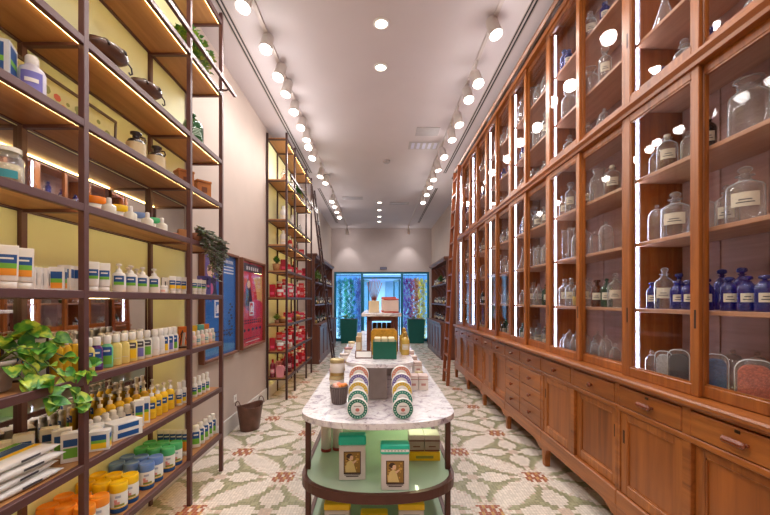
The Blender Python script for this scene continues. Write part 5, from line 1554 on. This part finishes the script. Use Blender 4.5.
for side, xx, ya, yb in (('left', -1.46, 8.5, 11.4), ('right', 1.72, 9.05, 11.2)):
    for li, z in enumerate((.90, 1.348, 1.868)):
        n = 9; cnt = {}
        ks = [rh.choice(hk) for _ in range(n)]
        for i, k in enumerate(ks):
            fr = .09+.82*i/(n-1)
            y = ya-.1+(yb-ya+.2)*fr
            # keep clear of the uprights
            L_ = (3.25 if side == 'left' else 2.5); y0_ = (8.35 if side == 'left' else 8.9)
            for q in range(6):
                yu = y0_+.025+(L_-.05)*q/5
                if abs(y-yu) < .075: y = yu+.08 if y > yu else yu-.08
            cnt[k] = cnt.get(k, 0)+1
            nth = '' if ks.count(k) == 1 else ', ' + ORD[cnt[k]-1] + ' along'
            place('g_'+k, GT[k][1], (xx, y, z+.0005), 1.2 if side == 'left' else -1.2, '%s%s, %s of the %s dresser' % (GT[k][0], nth, ['worktop','lower shelf','upper shelf'][li], side), group='bottles on the old dressers')
bush('shelf_plant', 'bushy pale green plant on the upper shelf of the left dresser', (-1.42, 8.62, 1.8685), [LEAF_G, LEAF_P2], (.16,.26), 40, 9, .016, (.05,.07), .12, 15, potm=plain('terracotta', (150,100,76)), hgt=.20)
bush('shelf_fern', 'dark leafy plant on the upper shelf of the right dresser', (1.66, 9.75, 1.8685), [LEAF_D, LEAF_P2], (.12,.2), 30, 8, .014, (.045,.06), .05, 16, potm=plain('terracotta', (150,100,76)), hgt=.16)

# ------------------------------------------------------------------ posters on the left wall
PW_ = wood('poster_wood', (92, 52, 34), (140, 86, 58), 'Z')
def poster(label, y0, y1, z0, z1, field, seed, red):
    t = thing('framed_poster', label, 'poster', (XL+.0005, y0, z0))
    w, h = y1-y0, z1-z0
    f = MB(); D = .055; b = .028
    f.bbox(0, D, 0, b, 0, h, .003); f.bbox(0, D, w-b, w, 0, h, .003); f.bbox(0, D, b, w-b, 0, b, .003); f.bbox(0, D, b, w-b, h-b, h, .003)
    f.build('frame', PW_, t)
    p = MB().box(.002, .02, b, w-b, b, h-b).build('print', field, t)
    q = MB(); k = [0]
    def R(u0, u1, v0, v1, m):
        k[0] += 1; x = .0206+k[0]*2e-5
        q.quad([(x, u0*w, v0*h), (x, u1*w, v0*h), (x, u1*w, v1*h), (x, u0*w, v1*h)], m)
    def Pg(pts, m):
        k[0] += 1; x = .0206+k[0]*2e-5
        q.quad([(x, u*w, v*h) for u, v in pts], m)
    def El(cu, cv, ru, rv, m, n=14): Pg([(cu+ru*cos(2*PI*i/n), cv+rv*sin(2*PI*i/n)) for i in range(n)], m)
    # 0 light, 1 dark, 2 accent, 3 skin
    if red:
        R(.06, .94, .86, .955, 1)
        for i, u in enumerate((.24,.33,.42,.51,.60,.69)): R(u, u+.06, .885, .925, 0)
        Pg([(.06,.50),(.30,.80),(.44,.66),(.52,.40),(.30,.42)], 4); Pg([(.52,.80),(.94,.84),(.94,.50),(.72,.58)], 2)
        El(.34,.72,.07,.045,3); Pg([(.24,.68),(.40,.66),(.50,.46),(.20,.48)], 1); El(.78,.72,.08,.05,3); Pg([(.66,.68),(.90,.68),(.94,.52),(.70,.54)], 2)
        R(.36,.54,.36,.52,0); R(.39,.51,.375,.505,5); El(.45,.44,.045,.04,0); R(.38,.52,.40,.41,0)
        for v, m in ((.30,1),(.27,1)):
            for i in range(9): R(.10+.09*i, .16+.09*i, v, v+.016, m)
        for i in range(5): El(.16+.17*i, .20, .05, .018, 1, 8)
        for i in range(8): R(.12+.09*i, .18+.09*i, .10, .112, 1)
        R(.2,.8,.06,.07,0)
    else:
        for i in range(7): R(.62+.04*i, .645+.04*i, .90, .93, 0)
        for v in (.86,.83,.80): R(.60, .90, v, v+.012, 0)
        Pg([(.06,.93),(.34,.95),(.42,.70),(.26,.52),(.08,.60)], 2); El(.24,.80,.09,.06,3); Pg([(.10,.74),(.36,.74),(.42,.55),(.08,.55)], 1); El(.26,.64,.05,.05,4)
        R(.34,.52,.38,.54,0); R(.37,.49,.395,.525,5); El(.43,.46,.045,.04,0); R(.36,.50,.42,.43,0)
        for i in range(12): El(.80+.05*sin(i*1.7), .50-.028*i, .035, .012, 1, 7)
        for v in (.24,.20):
            for i in range(10): R(.10+.08*i, .155+.08*i, v, v+.014, 1)
        Pg([(.06,.05),(.94,.05),(.94,.10),(.5,.14),(.06,.12)], 6)
    q.build('artwork', [plain('poster_white',(228,228,236)), plain('poster_dark',(44,34,70) if not red else (96,14,44)), plain('poster_violet',(96,80,160)) if not red else plain('poster_gold',(226,180,120)), plain('poster_skin',(222,180,160)),
                       plain('poster_rose',(190,90,140)) if not red else plain('poster_mauve',(130,50,90)), field, plain('poster_sky',(70,140,200))], p)
    MB().box(.030, .032, b, w-b, b, h-b).build('glass_pane', PANE, t)
poster('tall blue framed poster on the left wall behind the rack end', 3.36, 4.215, .86, 1.95, plain('poster_blue', (26, 104, 186), .5), 1, False)
poster('tall red framed poster on the left wall before the far rack', 4.33, 5.20, .86, 1.95, plain('poster_red', (206, 40, 72), .5), 2, True)
t = thing('wall_socket', 'small white wall socket above the baseboard near the basket', 'socket', (XL+.0005, 4.22, .33))
MB().bbox(0, .008, -.04, .04, -.04, .04, .002).build('plate', WHITEP, t); MB().lathe([(0,0),(.02,0)], seg=14).build('outlet', plain('outlet_grey', (190,186,182)), t, loc=(.0085,0,0), rot=(0,PI/2,0))
# bronze bucket
t = thing('umbrella_bucket', 'oval bronze bucket with ring handles on the floor by the left wall', 'bucket', (-1.435, 4.16, 0)); t.rotation_euler = (0,0,.9)
b = MB()
Bz = plain('bronze', (104, 70, 58), .35, .35, var=.15)
b.lathe([(0,0),(.105,0),(.11,.006),(.15,.25),(.156,.262),(.148,.262),(.142,.25),(.104,.012),(0,.012)], seg=36, sx=1.0, sy=.74)
b.v = [(x, y, z + (.03*(abs(x)/.15)**2 if z > .2 else 0)) for x, y, z in b.v]
b.build('bucket_body', Bz, t)
for s_ in (-1, 1): MB().tube([(s_*(.148-.0), .05*cos(a), .285+.06*sin(a)) for a in [PI*k/8 for k in range(9)]], .005, seg=6).build('handle', Bz, t)

# ------------------------------------------------------------------ doorway, planters, street
TD = plain('teal_frame', (22, 106, 130), .4); DG = pane('door_glass', (226, 244, 250), 1.0, .02)
t = struct('door_1', MB().bbox(DX0, DX1, YF+.02, YF+.10, DZ-.07, DZ, .004).bbox(DX0, DX0+.07, YF+.02, YF+.10, 0, DZ-.07, .004).bbox(DX1-.07, DX1, YF+.02, YF+.10, 0, DZ-.07, .004)
     .bbox(-.60, -.52, YF+.02, YF+.10, 0, DZ-.07, .004).bbox(.80, .88, YF+.02, YF+.10, 0, DZ-.07, .004).bbox(DX0+.07, -.60, YF+.02, YF+.10, 0, .10, .004).bbox(.88, DX1-.07, YF+.02, YF+.10, 0, .10, .004)
     .bbox(-.52, .80, YF+.02, YF+.10, 2.20, 2.26, .004), TD)
for nm, x0, x1 in (('window_1', DX0+.07, -.60), ('window_2', .88, DX1-.07)):
    struct(nm, MB().box(x0, x1, YF+.055, YF+.065, .10, DZ-.07), DG)
# the two door leaves stand open into the street
for nm, hx, sg in (('door_2', -.50, 1), ('door_3', .78, -1)):
    d = MB(); w = .62
    d.bbox(0, .05, 0, .04, .01, 2.19, .004); d.bbox(w-.05, w, 0, .04, .01, 2.19, .004); d.bbox(.05, w-.05, 0, .04, .01, .16, .004); d.bbox(.05, w-.05, 0, .04, 2.11, 2.19, .004)
    o = struct(nm, d, TD, loc=(hx, YF+.12, 0), rot=(0, 0, PI/2 - sg*.30))
    MB().box(.05, w-.05, .017, .023, .16, 2.11).build('glass_pane', DG, o)
    MB().tube([(w-.08, -.02, .9), (w-.08, -.03, .92), (w-.08, -.03, 1.28), (w-.08, -.02, 1.3)], .008, seg=6).build('handle', BRASSD, o)
t = thing('exit_sign', 'small dark sign box mounted above the doorway', 'sign', (.19, YF-.031, 2.56))
MB().bbox(-.12, .12, 0, .03, -.045, .045, .003).build('sign_body', plain('sign_grey', (84,78,92), .4), t); MB().quad([(-.10,-.0006,-.03),(.10,-.0006,-.03),(.10,-.0006,.03),(-.10,-.0006,.03)]).build('sign_face', plain('sign_slate', (110,112,140)), t)
def planter():
    r = mk('tall_planter', 'planter', [('planter_body', MB().prism([(-.25,0),(.25,0),(.285,.80),(-.285,.80)], 'Y', -.24, .24), plain('planter_green', (0, 96, 88), .45)), ('soil', MB().box(-.26,.26,-.22,.22,.8005,.81), plain('soil', (70,52,40)))])
    return r
place('planter', planter, (-.98, 12.62, 0), 0, 'tall dark green planter left of the doorway', group='green planters'); place('planter', planter, (1.28, 12.62, 0), 0, 'tall dark green planter right of the doorway', group='green planters')
bush('planter_shrub', 'small yellow-green shrub growing in the left planter', (-1.1, 12.6, .8115), [LEAF_G, LEAF_P2], (.14,.12), 22, 7, .016, None, 0, 31, hgt=.14)
bush('planter_shrub', 'low green shrub growing in the right planter', (1.22, 12.6, .8115), [LEAF_D, LEAF_P2], (.10,.10), 12, 6, .014, None, 0, 32, hgt=.05)
# street outside, its cool daylight cast put into the surface colours
struct('pavement', MB().box(-14, 14, YF+.2, 30, -.08, -.004), plain('paving_blue_cast', (160, 176, 192), .7, var=.06, scale=3))
fb = thing('street_building', 'pale building with shuttered windows across the street beyond the door', 'building', (0, 20.0, 0))
MB().box(-9, 9, 0, 2, 0, 9).build('facade', plain('render_blue_cast', (134, 178, 208), .8, var=.05), fb)  # blue of the daylight is in the render, shutter and stone colours
sh_m = plain('shutter_blue_cast', (84, 134, 172), .6)
for k in range(8):
    x = -6.3+1.8*k
    MB().bbox(x-.5, x+.5, -.05, -.001, .2 if k % 2 else 1.0, 2.5, .01).build('shutter', sh_m, fb)
    MB().bbox(x-.55, x+.55, -.10, -.001, 2.6, 2.72, .01).build('lintel', plain('stone_blue_cast', (176,204,224)), fb)
MB().box(-9, 9, -.06, -.001, 3.0, 3.3).build('cornice', plain('stone_blue_cast', (176,204,224)), fb)
aw = MB().prism([(-.001, 2.80), (-.9, 2.45), (-.9, 2.40), (-.001, 2.74)], 'X', -3.0, 3.0); aw.build('awning', plain('awning_blue', (60, 100, 150), .7), fb)
for nm, x0, x1, yo, io in (('left', DX0+.02, -.58, .36, 'inner'), ('right', .86, DX1-.02, .36, 'inner'), ('left', DX0+.02, -.58, .60, 'outer'), ('right', .86, DX1-.02, .60, 'outer')):
    r_ = thing('hanging_rod', 'thin %s rod carrying the flower garlands outside the %s window' % (io, nm), 'rod', (x0, YF+yo, 2.345 if io == 'inner' else 2.375))
    MB().tube([(0,0,0),(x1-x0,0,0)], .01, seg=8).build('rod', BRASSD, r_)
    for xx in (.02, x1-x0-.02): MB().tube([(xx,0,0),(xx,-yo+.11,.0)], .008, seg=6).build('arm', BRASSD, r_)
# flower garlands hanging outside the side windows
def garland(rgbs, seed, nm):
    def fn():
        r = random.Random(seed); m = MB(); s = MB().tube([(0,0,2.34),(.01,0,1.5),(0,0,.03)], .006, seg=5)
        z = .6
        n = 36
        for k in range(n):
            z = .10+2.15*k/n+r.uniform(-.01,.01); a = k*2.4; R = r.uniform(.02,.095)
            c = (R*cos(a), R*.8*sin(a), z); q = r.uniform(.055,.085)
            mi = r.randrange(len(rgbs)); ph = r.uniform(0, 6)
            for p in range(6):
                an = ph+2*PI*p/6; b = len(m.v)
                for (rad, dz, da) in ((.2,0,0),(.8,.2,-.4),(1.1,.1,0),(.8,.2,.4)):
                    m.v.append((c[0]+q*rad*cos(an+da), c[1]-q*.5+q*dz, c[2]+q*rad*sin(an+da)))
                m.face((b,b+1,b+2,b+3), mi)
            m.lathe([(0,-q*.4),(q*.4,0),(0,q*.4)], (c[0], c[1]-q*.3, c[2]), 6, mi)
        return mk('flower_garland', 'garland', [('flowers', m, [plain('gar_%d_%d_%d' % c, c, .6) for c in rgbs]), ('string', s, STEM)])
    return fn
GAR = [(-1.36, 'teal', [(20,120,130),(30,150,150),(60,170,190)]), (-1.16, 'emerald green', [(0,150,90),(20,130,110),(30,180,130)]), (-.97, 'sea green', [(10,160,110),(40,140,170),(20,120,120)]), (-.80, 'sky blue', [(110,160,230),(150,180,240),(80,130,210)]), (-.66, 'lavender', [(170,150,230),(190,180,240),(130,120,210)]),
       (.98, 'violet', [(140,50,190),(170,70,210),(120,40,160)]), (1.10, 'magenta', [(200,40,150),(170,50,190),(150,40,160)]), (1.24, 'crimson', [(220,40,60),(190,30,90),(230,70,60)]), (1.37, 'orange', [(250,130,20),(240,90,30),(250,160,30)]), (1.50, 'golden', [(252,200,10),(250,170,20),(240,210,60)]), (1.63, 'yellow', [(252,220,30),(250,205,20),(240,190,20)])]
for i, (x, nm, rgbs) in enumerate(GAR):
    place('gar_'+nm, garland(rgbs, 40+i, nm), (x, YF+(.36 if i % 2 == 0 else .60), 0 if i % 2 == 0 else .03), 0, 'hanging garland of %s flowers outside the %s window' % (nm, 'left' if x < 0 else 'right'), group='flower garlands', scale=(1,1,1) if i not in (3,4) else (1.1,1,1))

# ------------------------------------------------------------------ ceiling fittings and light
HEADM = plain('lamp_housing', (206, 196, 190), .45); TRK = plain('track_white', (198, 186, 182), .5)
def lamp_obj(name, loc, energy, col=(1, .965, .93), size=.07, spot=None):
    l = bpy.data.lights.new(name, 'POINT' if spot is None else 'SPOT'); l.energy = energy; l.color = col; l.shadow_soft_size = size
    if spot: l.spot_size = spot; l.spot_blend = .8
    o = bpy.data.objects.new(name, l); C.objects.link(o); o.location = loc
    return o
def head():
    r = thing('track_spotlight', '', 'spotlight')
    b = MB().lathe([(0,.15),(.046,.15),(.052,.14),(.056,.0),(.060,-.01),(.060,-.022),(.052,-.022),(.048,-.006),(0,-.006)], seg=22)
    b.build('lamp_housing', HEADM, r)
    MB().lathe([(0,-.012),(.0475,-.012)], seg=20).build('lamp_face', LAMPF, r)
    return r
def up_bracket():
    pass
LPX = [(243.5,5.6),(266,46.6),(278.5,69),(286,87.6),(294,106),(301,121),(306.4,136.5),(308.5,146.7),(312.5,157.4),(320.4,177),(325.5,182.6),(332,204),(334.5,211),(337,217),(339.5,223),(342,230)]
RPX = [(495.5,29),(478,83),(468.5,98.7),(459,126.7),(452,150),(444,164),(438,179),(433.5,191),(430,205),(426.6,213),(423,218),(419.6,228)]
rl = random.Random(3)
proto_head = None
def stem_mb(rx, ry):
    return MB()
for side, xs, pts in (('left', -1.04, LPX), ('right', 1.03, RPX)):
    ys = [F*abs(xs)/abs(p[0]-VX) for p in pts]
    for a, b, w in ((-1.4, 7.6, 'near'), (8.1, 12.65, 'far')):
        tk = thing('lighting_track', 'slim %s %s lighting track on the ceiling' % (w, side), 'track', (xs, a, ZC))
        MB().bbox(-.018, .018, 0, b-a, -.022, -.0005, .002).build('rail', TRK, tk)
        MB().bbox(-.02, .02, .02, .16, -.034, -.0225, .002).build('feed', TRK, tk)
    fill_ys = [2.3, 1.7, 1.1, .5, -.2, -.9]  # unseen heads added along the track as fill for the near shelves
    pts = [None]*6 + pts; ys = fill_ys[::-1] + ys
    for i, (pp, y) in enumerate(zip(pts, ys)):
        px, py = pp or (0, 300-371*2.3/y if y > .1 else 0)
        zl = H + (VY-py)*y/F if pp else ZC-.2
        if i == len(ys)-1: y = 12.45
        zl = min(max(zl, ZC-.26), ZC-.16)
        lab = 'white track spotlight, %s along the %s ceiling track' % (ORD[i] if i < 16 else ORD[len(ys)-1-i]+' from the far end', side)
        tx = rl.uniform(.15, .5)*(1 if i % 3 else .6); ty = rl.uniform(.02, .2)*(1 if side == 'left' else -1)
        if proto_head is None:
            h = head(); proto_head = h
            h.location = (xs, y, zl); h['label'] = lab; h['group'] = 'track spotlights'
        else: h = dup(proto_head, (xs, y, zl), 0, lab, 'track spotlights')
        if i == len(ys)-1: tx, ty = -.42, 0
        # tilt towards the shelves and the camera
        h.rotation_euler = (-tx, ty, 0)
        k = MB(); top = h.rotation_euler.to_matrix() @ Vector((0,0,.149))
        Mi = h.rotation_euler.to_matrix().inverted()
        pz = Vector((0, 0, ZC-.0225-zl))
        q0 = Mi @ Vector((top.x, top.y, top.z)); q1 = Mi @ Vector((top.x*.3, top.y*.3, max(top.z+.01, ZC-.0225-zl)))
        k.tube([tuple(q0), tuple(q1)], .010, seg=8)
        kb = k.build('stem', HEADM, h)
        d = h.rotation_euler.to_matrix() @ Vector((0,0,-1))
        lp = lamp_obj('spot_glow', Vector((xs, y, zl)) + d*.04, KEY if i < len(ys)-1 else KEY*2.2, size=.06, spot=2.7 if i < len(ys)-1 else 1.25); lp.rotation_euler = h.rotation_euler
        lamp_obj('omni_fill', Vector((xs, y, zl)) + d*.06, OMNI_FILL, size=.06)  # bare point light added at each head to brighten ceiling and shelves
for i, (x, y) in enumerate(((.03, -.4), (.03, .6), (.03, 1.6), (.03, 3.35), (.03, 3.98), (.04, 9.5), (.04, 10.3), (.04, 11.1), (.04, 11.8))):  # the three nearest are unseen, added as fill
    t = thing('recessed_downlight', 'round recessed downlight in the ceiling, %s of the nine from the front' % ORD[i], 'downlight', (x, y, ZC), group='recessed downlights')
    MB().lathe([(.055,-.012),(.07,-.008),(.075,-.0005),(.055,-.0005)], seg=26).build('trim_ring', WHITEP, t); MB().lathe([(0,-.004),(.0545,-.004)], seg=22).build('lamp_face', LAMPF, t)
    lamp_obj('downlight_glow', (x, y, ZC-.02), DOWN, size=.05, spot=2.9)
for i, (x, y, m_) in enumerate(((.735, 5.50, 'plain'), (.735, 6.0, 'slatted'))):
    t = thing('ceiling_grille', ['small plain square ceiling panel', 'slatted square ceiling vent behind the plain panel'][i], 'vent', (x, y, ZC))
    w = .17 if i == 0 else .24
    MB().bbox(-w, w, -.14, .14, -.008, -.0005, .002).build('frame', plain('vent_grey', (176,168,170) if i == 0 else (196,190,196), .5), t)
    if i:
        for k in range(5): MB().bbox(-w+.04+.09*k, -w+.09+.09*k, -.11, .11, -.0115, -.0083, .001).build('slat', plain('vent_blue', (206,204,226)), t)
t = thing('smoke_detector', 'small round smoke detector on the ceiling centre', 'smoke detector', (.16, 6.67, ZC))
MB().lathe([(0,-.045),(.035,-.045),(.06,-.03),(.065,-.0005),(0,-.0005)], seg=24).build('housing', plain('detector_grey', (170,164,166), .5), t)
for i, (x, y) in enumerate(((-.62, 9.1), (.55, 9.6))):
    t = thing('ceiling_diffuser', 'flat rectangular air diffuser on the far ceiling, %s of centre' % ['left','right'][i], 'diffuser', (x, y, ZC))
    MB().bbox(-.25, .25, -.12, .12, -.008, -.0005, .002).build('frame', plain('vent_grey', (176,168,170)), t)

# ------------------------------------------------------------------ world, camera, view
w = bpy.data.worlds.new('World'); S.world = w; w.use_nodes = True
nt = w.node_tree; nt.nodes.clear()
bg = nt.nodes.new('ShaderNodeBackground'); bg.inputs[0].default_value = (.84, .94, 1.0, 1); bg.inputs[1].default_value = SKY
wo = nt.nodes.new('ShaderNodeOutputWorld'); nt.links.new(bg.outputs[0], wo.inputs[0])
cam = bpy.data.cameras.new('camera'); co = bpy.data.objects.new('camera', cam); C.objects.link(co)
co.location = (0, 0, H); co.rotation_euler = (PI/2, 0, 0)
cam.sensor_width = 36; cam.lens = F/770*36; cam.shift_x = (385-VX)/770; cam.shift_y = (VY-257.5)/770
cam.clip_start = .05
S.camera = co
vs = S.view_settings
S.display_settings.display_device = 'sRGB'
vs.view_transform = 'Standard'; vs.look = 'None'; vs.gamma = 1; vs.use_curve_mapping = False; vs.exposure = EXPO
cy = S.cycles
cy.max_bounces = 8; cy.diffuse_bounces = 5; cy.glossy_bounces = 4; cy.transparent_max_bounces = 32; cy.transmission_bounces = 4
cy.caustics_reflective = False; cy.caustics_refractive = False
cy.sample_clamp_indirect = 6.0; cy.use_denoising = True; cy.use_adaptive_sampling = False

for o in S.objects:
    if o.parent is None and 'label' in o: chk(o['label'])
from collections import Counter
for l, n in Counter(o['label'] for o in S.objects if o.parent is None and 'label' in o).items():
    if n > 1: print('SAME', n, l)
